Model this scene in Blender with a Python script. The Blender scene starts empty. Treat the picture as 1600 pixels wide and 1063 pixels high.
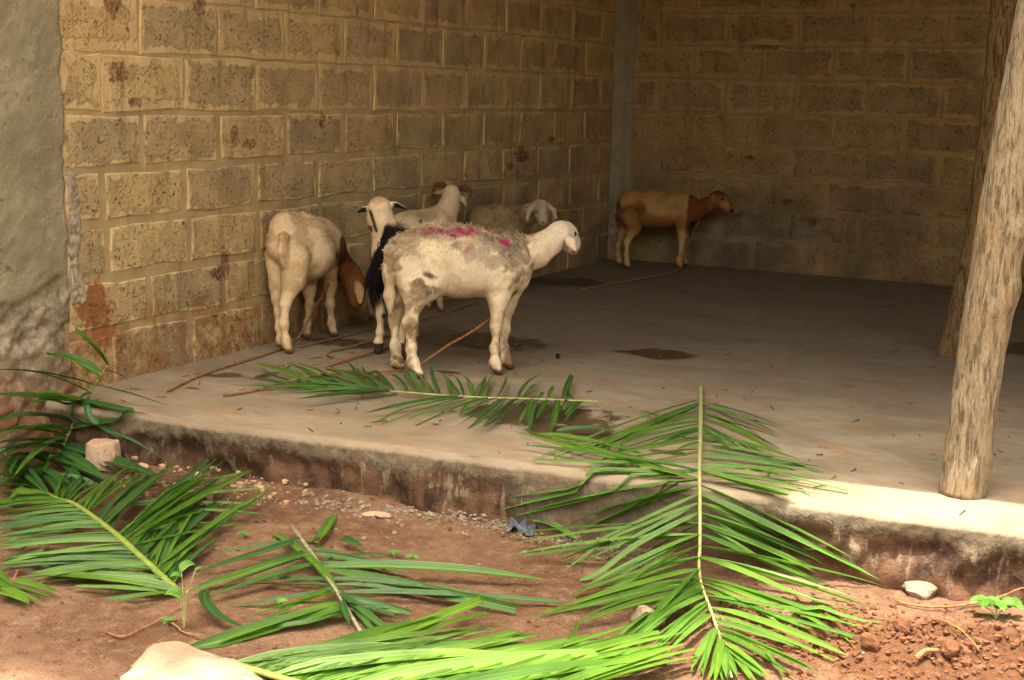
import bpy, math, random
import numpy as np
from mathutils import Vector, Matrix
rng = np.random.default_rng(7)
random.seed(7)
S = bpy.context.scene
C = S.collection
# ------------------------------------------------------------------ camera
CAM = np.array([3.7708, -9.0419, 1.1625])
FW = np.array([-0.44176939, 0.87923935, -0.17826378])
RT = np.array([0.89143122, 0.45256923, 0.02305376])
UP = np.array([-0.10094648, 0.14872545, 0.98371264])
FPX = 2163.49
cam = bpy.data.cameras.new('camera')
cam.sensor_width = 36
cam.lens = 36 * FPX / 1600
cam.clip_end = 400
co = bpy.data.objects.new('camera', cam)
co.matrix_world = Matrix(((RT[0], UP[0], -FW[0], CAM[0]), (RT[1], UP[1], -FW[1], CAM[1]), (RT[2], UP[2], -FW[2], CAM[2]), (0, 0, 0, 1)))
C.objects.link(co)
S.camera = co
# ------------------------------------------------------------------ light
EL = math.radians(77)
SD = Vector((0.30, 0.95, 0)).normalized()          # the way the sunlight travels over the ground
sun = bpy.data.lights.new('sun', 'SUN')
sun.energy = 2.0
sun.angle = math.radians(0.5)
sun.color = (1, 0.93, 0.80)
so = bpy.data.objects.new('sun', sun)
d = Vector((SD.x * math.cos(EL), SD.y * math.cos(EL), -math.sin(EL)))
so.rotation_euler = d.to_track_quat('-Z', 'Y').to_euler()
so.location = (0, -8, 12)
C.objects.link(so)
W = bpy.data.worlds.new('World')
S.world = W
W.use_nodes = True
nt = W.node_tree
sky = nt.nodes.new('ShaderNodeTexSky')
sky.sky_type = 'NISHITA'
sky.sun_disc = False
sky.sun_elevation = EL
sky.sun_rotation = math.atan2(-SD.x, -SD.y)
sky.dust_density = 5.0
sky.air_density = 1.0
hsv = nt.nodes.new('ShaderNodeHueSaturation')           # hazy, milky tropical sky
hsv.inputs['Saturation'].default_value = 0.38
tin = nt.nodes.new('ShaderNodeMix'); tin.data_type = 'RGBA'; tin.blend_type = 'MULTIPLY'; tin.inputs[0].default_value = 1.0
tin.inputs[7].default_value = (1.0, 0.91, 0.75, 1)
nt.links.new(sky.outputs[0], hsv.inputs['Color']); nt.links.new(hsv.outputs[0], tin.inputs[6])
nt.links.new(tin.outputs[2], nt.nodes['Background'].inputs[0])
nt.nodes['Background'].inputs[1].default_value = 0.15
S.view_settings.view_transform = 'Standard'
S.view_settings.look = 'None'
S.view_settings.exposure = 2.65
S.view_settings.gamma = 1
S.view_settings.use_curve_mapping = False
S.render.engine = 'CYCLES'
S.cycles.max_bounces = 8
S.cycles.diffuse_bounces = 5
S.cycles.use_denoising = True

# ------------------------------------------------------------------ helpers
def P(px, py, d):
    """point at photo pixel (px,py), d metres in front of the lens"""
    return CAM + d * (FW + RT * (px - 800) / FPX - UP * (py - 531.5) / FPX)

def ray(px, py):
    return FW + RT * (px - 800) / FPX - UP * (py - 531.5) / FPX

def tag(o, label=None, cat=None, group=None, kind=None):
    if label: o['label'] = label
    if cat: o['category'] = cat
    if group: o['group'] = group
    if kind: o['kind'] = kind
    return o

def empty(name, loc=(0, 0, 0), parent=None):
    o = bpy.data.objects.new(name, None)
    o.empty_display_size = 0.1
    o.location = loc
    C.objects.link(o)
    o.parent = parent
    return o

def mesh_obj(name, verts, faces, mat=None, parent=None, smooth=False, loc=(0, 0, 0), cols=None, uv=None, uv2=None):
    """verts in world space; the object sits at loc, the mesh is stored relative to it"""
    me = bpy.data.meshes.new(name)
    v = np.asarray(verts, dtype=float) - np.asarray(loc, dtype=float)
    me.from_pydata([tuple(q) for q in v], [], [tuple(int(i) for i in f) for f in faces])
    if smooth:
        me.polygons.foreach_set('use_smooth', [True] * len(me.polygons))
    if cols is not None:
        at = me.color_attributes.new('Col', 'FLOAT_COLOR', 'POINT')
        c4 = np.ones((len(v), 4)); c4[:, :3] = cols
        at.data.foreach_set('color', c4.ravel())
    lv = None
    for nm, dat in (('UVMap', uv), ('half', uv2)):
        if dat is not None:
            if lv is None:
                lv = np.zeros(len(me.loops), dtype=np.int32); me.loops.foreach_get('vertex_index', lv)
            l = me.uv_layers.new(name=nm)
            l.data.foreach_set('uv', np.asarray(dat, dtype=float)[lv].ravel())
    if mat: me.materials.append(mat)
    me.update()
    o = bpy.data.objects.new(name, me)
    C.objects.link(o)
    if parent is not None:
        o.parent = parent
        o.location = np.asarray(loc, dtype=float) - np.array(root_loc(parent))
    else:
        o.location = loc
    return o

def root_loc(o):
    l = Vector((0, 0, 0))
    while o is not None:
        l += o.location; o = o.parent
    return l

def hash3(ix, iy, iz, seed):
    n = (ix * 374761393 + iy * 668265263 + iz * 2147483647 + seed * 1274126177) & 0xffffffff
    n = ((n ^ (n >> 13)) * 1274126177) & 0xffffffff
    n = (n ^ (n >> 16)) & 0xffffffff
    return n / 4294967295.0

def vnoise(Pn, scale, seed=0):
    """smooth value noise in -1..1 at points (N,3)"""
    q = np.asarray(Pn, dtype=float) * scale + 1000.0
    i = np.floor(q).astype(np.int64); f = q - i
    f = f * f * (3 - 2 * f)
    r = 0
    for dx in (0, 1):
        for dy in (0, 1):
            for dz in (0, 1):
                w = (f[..., 0] if dx else 1 - f[..., 0]) * (f[..., 1] if dy else 1 - f[..., 1]) * (f[..., 2] if dz else 1 - f[..., 2])
                r = r + w * hash3(i[..., 0] + dx, i[..., 1] + dy, i[..., 2] + dz, seed)
    return r * 2 - 1

def fbm(Pn, scale, seed=0, oct=3):
    a, r = 1.0, 0
    for k in range(oct):
        r = r + a * vnoise(Pn, scale * 2 ** k, seed + k * 17); a *= 0.5
    return r

def sstep(a, b, x):
    t = np.clip((np.asarray(x) - a) / (b - a), 0, 1)
    return t * t * (3 - 2 * t)

# ------------------------------------------------------------------ shader helpers
class MT:
    def __init__(s, name):
        s.m = bpy.data.materials.new(name); s.m.use_nodes = True
        s.t = s.m.node_tree; s.b = s.t.nodes['Principled BSDF']
        s.g = s.n('ShaderNodeNewGeometry'); s.tc = s.n('ShaderNodeTexCoord')
        s.pos = s.g.outputs['Position']; s.obj = s.tc.outputs['Object']
    def n(s, t, **kw):
        x = s.t.nodes.new(t)
        for k, v in kw.items(): setattr(x, k, v)
        return x
    def put(s, inp, v):
        if isinstance(v, bpy.types.NodeSocket): s.t.links.new(v, inp)
        elif isinstance(v, (tuple, list)) and len(v) == 3 and inp.type == 'RGBA': inp.default_value = (*v, 1)
        else: inp.default_value = v
    def math(s, op, a, b=0.0, c=0.0):
        x = s.n('ShaderNodeMath', operation=op)
        for i, v in enumerate((a, b, c)): s.put(x.inputs[i], v)
        return x.outputs[0]
    def vm(s, op, a, b=(0, 0, 0)):
        x = s.n('ShaderNodeVectorMath', operation=op)
        s.put(x.inputs[0], a); s.put(x.inputs[1], b)
        return x.outputs['Value' if op in ('LENGTH', 'DISTANCE', 'DOT_PRODUCT') else 'Vector']
    def noise(s, vec, scale, detail=3.0, rough=0.55, dist=0.0):
        x = s.n('ShaderNodeTexNoise'); s.put(x.inputs['Vector'], vec)
        x.inputs['Scale'].default_value = scale; x.inputs['Detail'].default_value = detail
        x.inputs['Roughness'].default_value = rough; x.inputs['Distortion'].default_value = dist
        return x.outputs['Fac']
    def vor(s, vec, scale, feature='F1', out='Distance'):
        x = s.n('ShaderNodeTexVoronoi', feature=feature); s.put(x.inputs['Vector'], vec); x.inputs['Scale'].default_value = scale
        return x.outputs[out]
    def step(s, v, a, b):
        x = s.n('ShaderNodeMapRange', interpolation_type='SMOOTHSTEP'); s.put(x.inputs['Value'], v)
        s.put(x.inputs['From Min'], a); s.put(x.inputs['From Max'], b)
        return x.outputs[0]
    def mix(s, f, a, b, mode='MIX'):
        x = s.n('ShaderNodeMix', data_type='RGBA', blend_type=mode)
        s.put(x.inputs[0], f); s.put(x.inputs[6], a); s.put(x.inputs[7], b)
        return x.outputs[2]
    def xyz(s, v):
        x = s.n('ShaderNodeSeparateXYZ'); s.put(x.inputs[0], v); return x.outputs
    def n_col(s, vec, scale):
        x = s.n('ShaderNodeTexNoise'); s.put(x.inputs['Vector'], vec); x.inputs['Scale'].default_value = scale
        return x.outputs['Color']
    def scale(s, v, sc):
        return s.vm('MULTIPLY', v, sc)
    def bump(s, h, strength=0.5, dist=0.01, prev=None):
        x = s.n('ShaderNodeBump'); x.inputs['Strength'].default_value = strength; x.inputs['Distance'].default_value = dist
        s.put(x.inputs['Height'], h)
        if prev is not None: s.put(x.inputs['Normal'], prev)
        return x.outputs[0]
    def done(s, col, rough=0.9, normal=None, spec=0.2):
        s.put(s.b.inputs['Base Color'], col); s.put(s.b.inputs['Roughness'], rough)
        s.put(s.b.inputs['Specular IOR Level'], spec)
        if normal is not None: s.put(s.b.inputs['Normal'], normal)
        return s.m

def spots(M, vec, lst, nscale=28, amp=0.95, e0=1.05, e1=.75):
    """union mask of stain spots: (x,y,z, rx,ry,rz), ragged by noise"""
    nz = M.noise(vec, nscale, 4, 0.65)
    nz = M.math('MULTIPLY', M.math('SUBTRACT', nz, 0.5), amp * 2.6)
    out = None
    for (x, y, z, rx, ry, rz) in lst:
        q = M.vm('DIVIDE', M.vm('SUBTRACT', vec, (x, y, z)), (rx, ry, rz))
        l = M.math('ADD', M.vm('LENGTH', q), nz)
        k = M.step(l, e0, e1)
        out = k if out is None else M.math('MAXIMUM', out, k)
    return out

# rust-red stains on the walls, puddles on the slab: where the photograph has them
RUST = [(0, -4.94, 1.19, .3, .055, .045), (0, -4.235, .94, .3, .03, .045), (0, -4.14, .905, .3, .05, .022), (0, -3.58, .995, .3, .03, .035),
        (0, -4.31, .39, .3, .035, .075), (0, -4.36, .36, .3, .06, .03), (0, -1.47, .77, .3, .09, .05), (0, -1.62, .71, .3, .05, .02), (0, -1.05, .86, .3, .05, .02),
        (0, -4.85, 1.08, .3, .04, .02), (0, -4.45, 1.46, .3, .04, .04), (0, -4.95, 1.44, .3, .05, .05),
        (1.42, 0, .33, .03, .3, .05), (1.50, 0, .28, .07, .3, .025), (1.25, 0, .47, .04, .3, .02), (1.05, 0, 1.47, .1, .3, .018), (.98, 0, .75, .03, .3, .015)]

def wall_dirt(M, col):
    p = M.pos
    x, y, z = M.xyz(p)
    nz = M.noise(p, 5, 4, 0.6)
    zz = M.math('ADD', z, M.math('MULTIPLY', M.math('SUBTRACT', nz, 0.5), 0.65))
    near = M.step(y, -2.2, -4.6)
    top = M.math('ADD', 0.10, M.math('MULTIPLY', near, 0.28))
    k = M.step(zz, top, M.math('SUBTRACT', top, 0.26))
    k = M.math('MULTIPLY', k, M.step(M.noise(p, 14, 4, 0.7), 0.30, 0.62))
    col = M.mix(M.math('MULTIPLY', k, 0.82), col, (0.27, 0.105, 0.035))
    # orange splash beside the pier
    sp = spots(M, p, [(0, -5.10, .31, .3, .09, .11), (0, -5.06, .22, .3, .07, .10)], 18)
    col = M.mix(M.math('MULTIPLY', sp, 0.8), col, (0.30, 0.085, 0.02))
    # dark greyish grime where the flock rubs along the wall
    g = M.math('MULTIPLY', M.step(M.noise(p, 1.7, 3, 0.5), 0.40, 0.62), M.step(z, 0.85, 0.45))
    g = M.math('MULTIPLY', g, M.step(y, -4.4, -3.4))
    col = M.mix(M.math('MULTIPLY', g, 0.5), col, (0.085, 0.075, 0.06))
    r = spots(M, p, RUST, 30)
    r = M.math('MULTIPLY', r, M.math('MULTIPLY_ADD', M.step(M.noise(p, 55, 5, .7), .36, .60), .65, .35))
    col = M.mix(M.math('MULTIPLY', r, 0.85), col, (0.115, 0.032, 0.014))
    # rain streaks and soot
    stx = M.noise(M.scale(p, (1, 1, .10)), 16, 5, .65)
    col = M.mix(M.math('MULTIPLY', M.step(stx, .54, .68), .38), col, (0.12, 0.095, 0.065))
    col = M.mix(M.math('MULTIPLY', M.step(M.noise(p, 2.3, 6, .65), .50, .66), .35), col, (0.36, 0.29, 0.19))
    return col

def mat_block(name, lum):
    M = MT(name)
    uv = M.n('ShaderNodeUVMap', uv_map='UVMap').outputs[0]; hf = M.n('ShaderNodeUVMap', uv_map='half').outputs[0]
    rnd = M.n('ShaderNodeObjectInfo').outputs['Random']
    a = M.vm('SUBTRACT', hf, M.vm('ABSOLUTE', uv))
    ax, ay, _ = M.xyz(a)
    ed = M.math('MINIMUM', ax, ay)
    p = M.pos
    wide = M.math('MULTIPLY_ADD', rnd, 0.014, 0.016)
    z = M.xyz(p)[2]
    wide = M.math('MULTIPLY', wide, M.math('ADD', 0.35, M.math('MULTIPLY', M.step(z, 0.95, 1.10), 0.85)))
    e2 = M.math('ADD', ed, M.math('MULTIPLY', M.math('SUBTRACT', M.noise(p, 13, 8, 0.72), 0.5), 0.15))
    smear = M.step(e2, M.math('ADD', wide, 0.014), wide)
    n1 = M.noise(p, 6, 4, 0.6); n2 = M.noise(p, 60, 3, 0.7); n3 = M.noise(p, 240, 2, 0.6)
    grey = M.mix(M.step(n1, .3, .7), (0.250, 0.192, 0.108), (0.370, 0.290, 0.165))
    tint = M.mix(rnd, (0.84, 0.84, 0.86), (1.14, 1.06, 0.94))
    grey = M.mix(1.0, grey, tint, 'MULTIPLY')
    grey = M.mix(M.step(n2, .55, .8), grey, (0.30, 0.25, 0.17))
    pit = M.math('MULTIPLY', M.step(M.noise(p, 85, 4, 0.78), 0.56, 0.66), M.step(M.noise(p, 13, 3, 0.6), 0.42, 0.60))
    chip = M.math('MULTIPLY', M.step(M.noise(p, 30, 6, 0.75), 0.60, 0.66), M.step(rnd, .15, .7))
    pit = M.math('MAXIMUM', pit, M.math('MULTIPLY', chip, .75))
    grey = M.mix(M.math('MULTIPLY', pit, 0.85), grey, (0.035, 0.025, 0.016))
    mort = M.mix(M.step(M.noise(p, 9, 4, 0.6), .3, .7), (0.320, 0.235, 0.118), (0.405, 0.312, 0.172))
    col = M.mix(M.math('MULTIPLY', smear, 0.88), grey, mort)
    # some faces were washed over with the same yellow slurry
    wash = M.math('MULTIPLY', M.step(M.noise(p, 3.1, 4, 0.6), .48, .66), M.step(rnd, .2, .8))
    col = M.mix(M.math('MULTIPLY', wash, 0.55), col, mort)
    col = M.mix(1.0, col, lum, 'MULTIPLY')
    col = wall_dirt(M, col)
    hgt = M.math('SUBTRACT', M.math('ADD', M.math('MULTIPLY', n2, 1.0), M.math('MULTIPLY', n3, 0.5)), M.math('MULTIPLY', pit, 2.2))
    hgt = M.math('MULTIPLY', hgt, M.math('SUBTRACT', 1.0, M.math('MULTIPLY', smear, 0.65)))
    return M.done(col, 0.92, M.bump(hgt, 0.85, 0.009), 0.15)

def mat_mortar(name, lum):
    M = MT(name); p = M.pos
    col = M.mix(M.step(M.noise(p, 8, 4, 0.6), .3, .7), (0.285, 0.205, 0.100), (0.385, 0.295, 0.160))
    col = M.mix(1.0, col, lum, 'MULTIPLY')
    col = wall_dirt(M, col)
    return M.done(col, 0.95, M.bump(M.noise(p, 70, 4, 0.7), 0.4, 0.004), 0.1)

def mat_plaster():
    M = MT('pier plaster'); p = M.pos
    col = M.mix(M.step(M.noise(p, 4, 5, 0.65), .3, .7), (0.265, 0.225, 0.135), (0.375, 0.325, 0.205))
    col = M.mix(M.step(M.noise(p, 17, 4, 0.7), .60, .72), col, (0.20, 0.145, 0.085))
    z = M.xyz(p)[2]
    pit = M.step(M.noise(p, 60, 3, 0.75), 0.66, 0.74)
    col = M.mix(M.math('MULTIPLY', pit, 0.8), col, (0.05, 0.04, 0.028))
    # below the flaked edge: whitish lime, then red earth
    zz = M.math('ADD', z, M.math('MULTIPLY', M.math('SUBTRACT', M.noise(p, 6, 4, 0.6), .5), .3))
    low = M.step(z, 0.40, 0.34)
    lime = M.mix(M.step(M.noise(p, 16, 4, 0.65), .42, .62), (0.265, 0.200, 0.125), (0.430, 0.350, 0.255))
    lime = M.mix(M.step(M.noise(p, 50, 3, 0.65), .58, .72), lime, (0.20, 0.145, 0.085))
    col = M.mix(low, col, lime)
    red = M.math('MULTIPLY', M.step(zz, 0.18, 0.0), M.step(M.noise(p, 15, 4, .7), .25, .55))
    col = M.mix(M.math('MULTIPLY', red, 0.85), col, (0.26, 0.11, 0.05))
    h = M.math('SUBTRACT', M.math('ADD', M.math('MULTIPLY', M.noise(p, 30, 7, 0.75), 1.6), M.math('MULTIPLY', M.noise(p, 190, 2), .5)), M.math('MULTIPLY', pit, .9))
    return M.done(col, 0.93, M.bump(h, 0.8, 0.010), 0.15)

PUD = [(1.60, -3.24, 0, .17, .13, .2), (0.25, -1.31, 0, .22, .20, .2), (1.68, -4.60, 0, .26, .18, .2), (1.86, -4.78, 0, .16, .13, .2), (1.52, -4.70, 0, .10, .08, .2), (3.1, -2.12, 0, .22, .2, .2), (.30, -4.66, 0, .07, .05, .2),
       (.24, -4.70, 0, .08, .03, .2), (.42, -4.58, 0, .03, .08, .2), (.75, -3.40, 0, .30, .20, .2), (1.0, -4.12, 0, .05, .03, .2), (.33, -4.93, 0, .03, .014, .2), (0.30, -3.80, 0, .22, .10, .2), (2.26, -4.86, 0, .07, .025, .2)]

def mat_slab():
    M = MT('worn concrete'); p = M.pos
    x, y, z = M.xyz(p)
    fl = M.scale(p, (1, 1.7, 1))
    n1 = M.noise(fl, 2.1, 5, 0.62, 0.6); n2 = M.noise(fl, 9, 5, 0.68); n3 = M.noise(p, 70, 3, 0.7)
    col = M.mix(M.step(n1, .3, .7), (0.185, 0.148, 0.100), (0.325, 0.270, 0.192))
    col = M.mix(M.math('MULTIPLY', M.step(n2, .5, .72), .6), col, (0.175, 0.14, 0.11))
    col = M.mix(M.math('MULTIPLY', M.step(M.noise(fl, 5.3, 7, .68), .51, .64), .75), col, (0.27, 0.155, 0.085))
    sp = M.step(M.noise(M.scale(p, (1, 2.4, 1)), 21, 6, .72), .60, .68)
    col = M.mix(M.math('MULTIPLY', sp, .6), col, (0.11, 0.085, 0.06))
    # trodden, grimy inner floor, its tone lowered further to paint the shed's gloom
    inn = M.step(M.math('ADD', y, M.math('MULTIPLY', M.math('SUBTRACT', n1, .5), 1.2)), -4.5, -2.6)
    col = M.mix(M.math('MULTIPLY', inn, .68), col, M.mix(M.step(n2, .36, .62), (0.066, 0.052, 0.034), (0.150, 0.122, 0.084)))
    # the nearest corner is dusted with pale red earth
    dust = M.math('MULTIPLY', M.step(y, -4.55, -5.1), M.step(n2, .36, .6))
    col = M.mix(M.math('MULTIPLY', dust, .6), col, (0.285, 0.200, 0.122))
    pd = spots(M, p, PUD, 8, 0.75, 1.12, .84)
    pd = M.math('MULTIPLY', pd, M.step(z, -0.006, -0.003))
    wet = M.mix(1.0, col, (0.27, 0.22, 0.18), 'MULTIPLY')
    col = M.mix(M.math('MULTIPLY', pd, .93), col, wet)
    # riser: grey cement lip, red stained and streaked under it
    face = M.step(z, -0.012, -0.03)
    st = M.scale(p, (1, 1, .45))
    f1 = M.noise(st, 11, 8, .68); f2 = M.noise(p, 34, 6, .7); f3 = M.noise(M.scale(p, (1, 1, .18)), 24, 6, .65)
    lip = M.mix(M.step(f2, .3, .7), (0.095, 0.072, 0.044), (0.205, 0.160, 0.105))
    lip = M.mix(M.math('MULTIPLY', M.step(f1, .52, .66), .7), lip, (0.150, 0.088, 0.048))
    redf = M.mix(M.step(f1, .36, .64), (0.038, 0.018, 0.010), (0.135, 0.070, 0.038))
    redf = M.mix(M.math('MULTIPLY', M.step(f2, .56, .70), .75), redf, (0.185, 0.130, 0.078))
    redf = M.mix(M.math('MULTIPLY', M.step(f3, .57, .64), .8), redf, (0.240, 0.185, 0.115))
    zz = M.math('ADD', z, M.math('MULTIPLY', M.math('SUBTRACT', M.noise(M.scale(p, (1, 1, .6)), 7, 8, .7), .5), .22))
    smooth_part = M.math('MULTIPLY', M.step(x, 1.80, 1.98), M.step(x, 2.75, 2.45))
    fm = M.math('MULTIPLY', M.step(zz, -0.050, -0.085), M.math('SUBTRACT', 1.0, M.math('MULTIPLY', smooth_part, .8)))
    fcol = M.mix(fm, lip, redf)
    low = M.math('MULTIPLY', M.step(zz, -0.17, -0.20), .6)
    fcol = M.mix(low, fcol, (0.165, 0.080, 0.040))
    col = M.mix(face, col, fcol)
    fh = M.math('MULTIPLY', face, M.math('ADD', M.math('MULTIPLY', f2, 1.6), M.math('SUBTRACT', M.math('MULTIPLY', f1, 1.5), M.math('MULTIPLY', fm, 1.2))))
    rough = M.math('SUBTRACT', M.math('MULTIPLY_ADD', n2, .3, .62), M.math('MULTIPLY', pd, .42))
    h = M.math('ADD', M.math('MULTIPLY', n2, .7), M.math('MULTIPLY', n3, .35))
    h = M.math('MULTIPLY', h, M.math('SUBTRACT', 1.0, M.math('MULTIPLY', pd, .9)))
    h = M.math('ADD', h, fh)
    return M.done(col, rough, M.bump(h, 0.6, 0.009), 0.3)

def mat_soil():
    M = MT('red earth'); p = M.pos
    n1 = M.noise(p, 3.0, 6, .65); n2 = M.noise(p, 24, 8, .72); n3 = M.noise(p, 150, 4, .75)
    col = M.mix(M.step(n1, .34, .66), (0.180, 0.094, 0.053), (0.300, 0.172, 0.104))
    col = M.mix(M.math('MULTIPLY', M.step(n2, .50, .66), .65), col, (0.350, 0.220, 0.138))
    col = M.mix(M.math('MULTIPLY', M.step(n2, .44, .32), .6), col, (0.120, 0.056, 0.030))
    col = M.mix(M.math('MULTIPLY', M.step(n3, .56, .68), .7), col, (0.085, 0.036, 0.018))
    # freshly dug, darker and redder heap
    q = M.vm('DIVIDE', M.vm('SUBTRACT', p, (3.36, -5.66, -.2)), (.62, .26, .5))
    dug = M.step(M.math('ADD', M.vm('LENGTH', q), M.math('MULTIPLY', M.math('SUBTRACT', n2, .5), .6)), 1.1, .8)
    col = M.mix(M.math('MULTIPLY', dug, .85), col, M.mix(n2, (0.095, 0.040, 0.019), (0.235, 0.108, 0.056)))
    grit = M.math('MULTIPLY', M.step(M.noise(p, 190, 2, .5), .66, .71), M.math('SUBTRACT', 1.0, dug))
    col = M.mix(M.math('MULTIPLY', grit, .75), col, (0.42, 0.34, 0.26))
    v = M.vor(p, 75)
    h = M.math('ADD', M.math('ADD', M.math('MULTIPLY', n2, 1.8), M.math('MULTIPLY', n3, .7)), M.math('MULTIPLY', v, -.4))
    return M.done(col, 0.96, M.bump(h, 1.0, 0.014), 0.08)

def mat_bark(name, a, b, dark):
    M = MT(name); o = M.obj
    wob = M.vm('ADD', o, M.scale(M.vm('SUBTRACT', M.n_col(o, 12), (.5, .5, .5)), (.02, .02, .02)))
    n1 = M.noise(M.scale(wob, (1, 1, .10)), 100, 6, .68); n2 = M.noise(M.scale(wob, (1, 1, .16)), 230, 4, .7); n3 = M.noise(o, 4.5, 5, .6); n4 = M.noise(M.scale(o, (1, 1, .5)), 34, 6, .72)
    fis = M.math('MULTIPLY', M.step(n1, .46, .36), M.step(n4, .36, .56))
    col = M.mix(M.step(n1, .40, .62), a, b)
    col = M.mix(M.math('MULTIPLY', M.step(n3, .48, .64), .6), col, (b[0] * .95, b[1] * .80, b[2] * .58))
    col = M.mix(M.math('MULTIPLY', M.step(n2, .54, .66), .6), col, tuple(min(.6, 1.35 * q) for q in b))
    col = M.mix(M.math('MULTIPLY', M.step(n2, .46, .36), .55), col, tuple(.6 * q for q in a))
    col = M.mix(M.math('MULTIPLY', fis, .16), col, dark)
    col = M.mix(M.math('MULTIPLY', M.step(n4, .60, .70), .22), col, (a[0] * .8, a[1] * .6, a[2] * .42))
    h = M.math('ADD', M.math('MULTIPLY', n1, 1.5), M.math('SUBTRACT', M.math('MULTIPLY', n2, .7), M.math('MULTIPLY', fis, .7)))
    return M.done(col, 0.92, M.bump(h, 1.0, 0.014), 0.12)

def mat_plain(name, col, rough=.85, col2=None, scale=20, bump=.3, spec=.2):
    M = MT(name); o = M.obj
    c = M.mix(M.step(M.noise(o, scale, 4, .65), .35, .65), col, col2 if col2 else tuple(.7 * q for q in col))
    return M.done(c, rough, M.bump(M.noise(o, scale * 4, 3, .7), bump, .004), spec)

M_BLOCK, M_BLOCK_SHADED = mat_block('sand cement block', (1.66, 1.60, 1.44)), mat_block('shaded brown cement block', (1.12, 1.02, .86))  # back wall's shade is painted into its darker block tone
M_MORT, M_MORT_SHADED = mat_mortar('mortar', (1.24, 1.20, 1.10)), mat_mortar('shaded brown mortar', (.95, .86, .72))  # mortar likewise: the back wall copy is toned down for its shade
M_PLAST, M_SLAB, M_SOIL = mat_plaster(), mat_slab(), mat_soil()
M_BARK = mat_bark('pale bark', (0.315, 0.240, 0.150), (0.435, 0.345, 0.228), (0.10, 0.070, 0.043))
M_BARK2 = mat_bark('brown bark', (0.17, 0.105, 0.045), (0.30, 0.205, 0.095), (0.045, 0.026, 0.013))
M_METAL = mat_plain('roof sheet', (0.50, 0.46, 0.40), .6)
M_TIMBER = mat_plain('timber', (0.22, 0.14, 0.08), .85)
M_WALLOUT = mat_plain('outer render', (0.26, 0.19, 0.11), .95)

# ------------------------------------------------------------------ ground, slab
def edge_y(x):
    return -5.40 + 0.083 * np.asarray(x)

def ground_z(x, y):
    x = np.asarray(x, dtype=float); y = np.asarray(y, dtype=float)
    q = np.stack([x, y, np.zeros_like(x)], -1)
    z = -0.222 + 0.012 * fbm(q, 2.2, 3) + 0.004 * fbm(q, 13, 5)
    near = np.exp(-((x - 2.5) / 4) ** 2 - ((y + 6) / 2) ** 2)
    z = z + near * 0.0025 * fbm(q, 60, 9, 2)
    m = np.exp(-((x - 3.42) / .36) ** 2 - ((y + 5.66) / .22) ** 2)
    m = m + .55 * np.exp(-((x - 3.02) / .22) ** 2 - ((y + 5.66) / .12) ** 2) + .5 * np.exp(-((x - 3.75) / .3) ** 2 - ((y + 5.5) / .25) ** 2)
    z = z + m * (0.072 + 0.036 * fbm(q, 12, 21, 3) + .020 * np.abs(fbm(q, 32, 31, 2)))
    # earth banked up against the foot of the pier and along the left of the step
    z = z + 0.09 * np.exp(-(np.maximum(x, 0) / .16) ** 2) * np.exp(-((y + 5.55) / .3) ** 2)
    z = z + 0.035 * np.exp(-((y - edge_y(x)) / .09) ** 2) * sstep(2.1, 1.2, x)
    return z

def terrain(x, y):
    x = np.asarray(x, dtype=float); y = np.asarray(y, dtype=float)
    return np.where((y > edge_y(x)) & (x > 0), 0.0, ground_z(x, y))

def hit(px, py, lift=0.0):
    """where the sight line through a photo pixel first meets slab, riser or ground"""
    d = ray(px, py)
    t = np.linspace(2.0, 9.9, 4000)
    q = CAM + t[:, None] * d
    below = np.nonzero(q[:, 2] < terrain(q[:, 0], q[:, 1]) + lift)[0]
    return q[below[0]] if len(below) else q[-1]

def axis_pts(a, b, fine_a, fine_b, step, coarse):
    s = list(np.arange(fine_a, fine_b + 1e-6, step))
    lo, hi = [], []
    k, x = step * 2, fine_a
    while x > a: x -= k; k *= coarse; lo.append(x)
    k, x = step * 2, fine_b
    while x < b: x += k; k *= coarse; hi.append(x)
    return np.array(lo[::-1] + s + hi)

def grid_faces(nx, ny):
    i = np.arange((nx - 1) * (ny - 1)); r, c = i // (ny - 1), i % (ny - 1)
    a = r * ny + c
    return np.stack([a, a + ny, a + ny + 1, a + 1], -1)

xs = axis_pts(-120, 120, -0.3, 4.3, .016, 1.25); ys = axis_pts(-160, 60, -7.6, -4.9, .016, 1.25)
X, Y = np.meshgrid(xs, ys, indexing='ij')
Z = ground_z(X, Y)
tag(mesh_obj('ground', np.stack([X.ravel(), Y.ravel(), Z.ravel()], -1), grid_faces(len(xs), len(ys)), M_SOIL, smooth=True), kind='structure')

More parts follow.
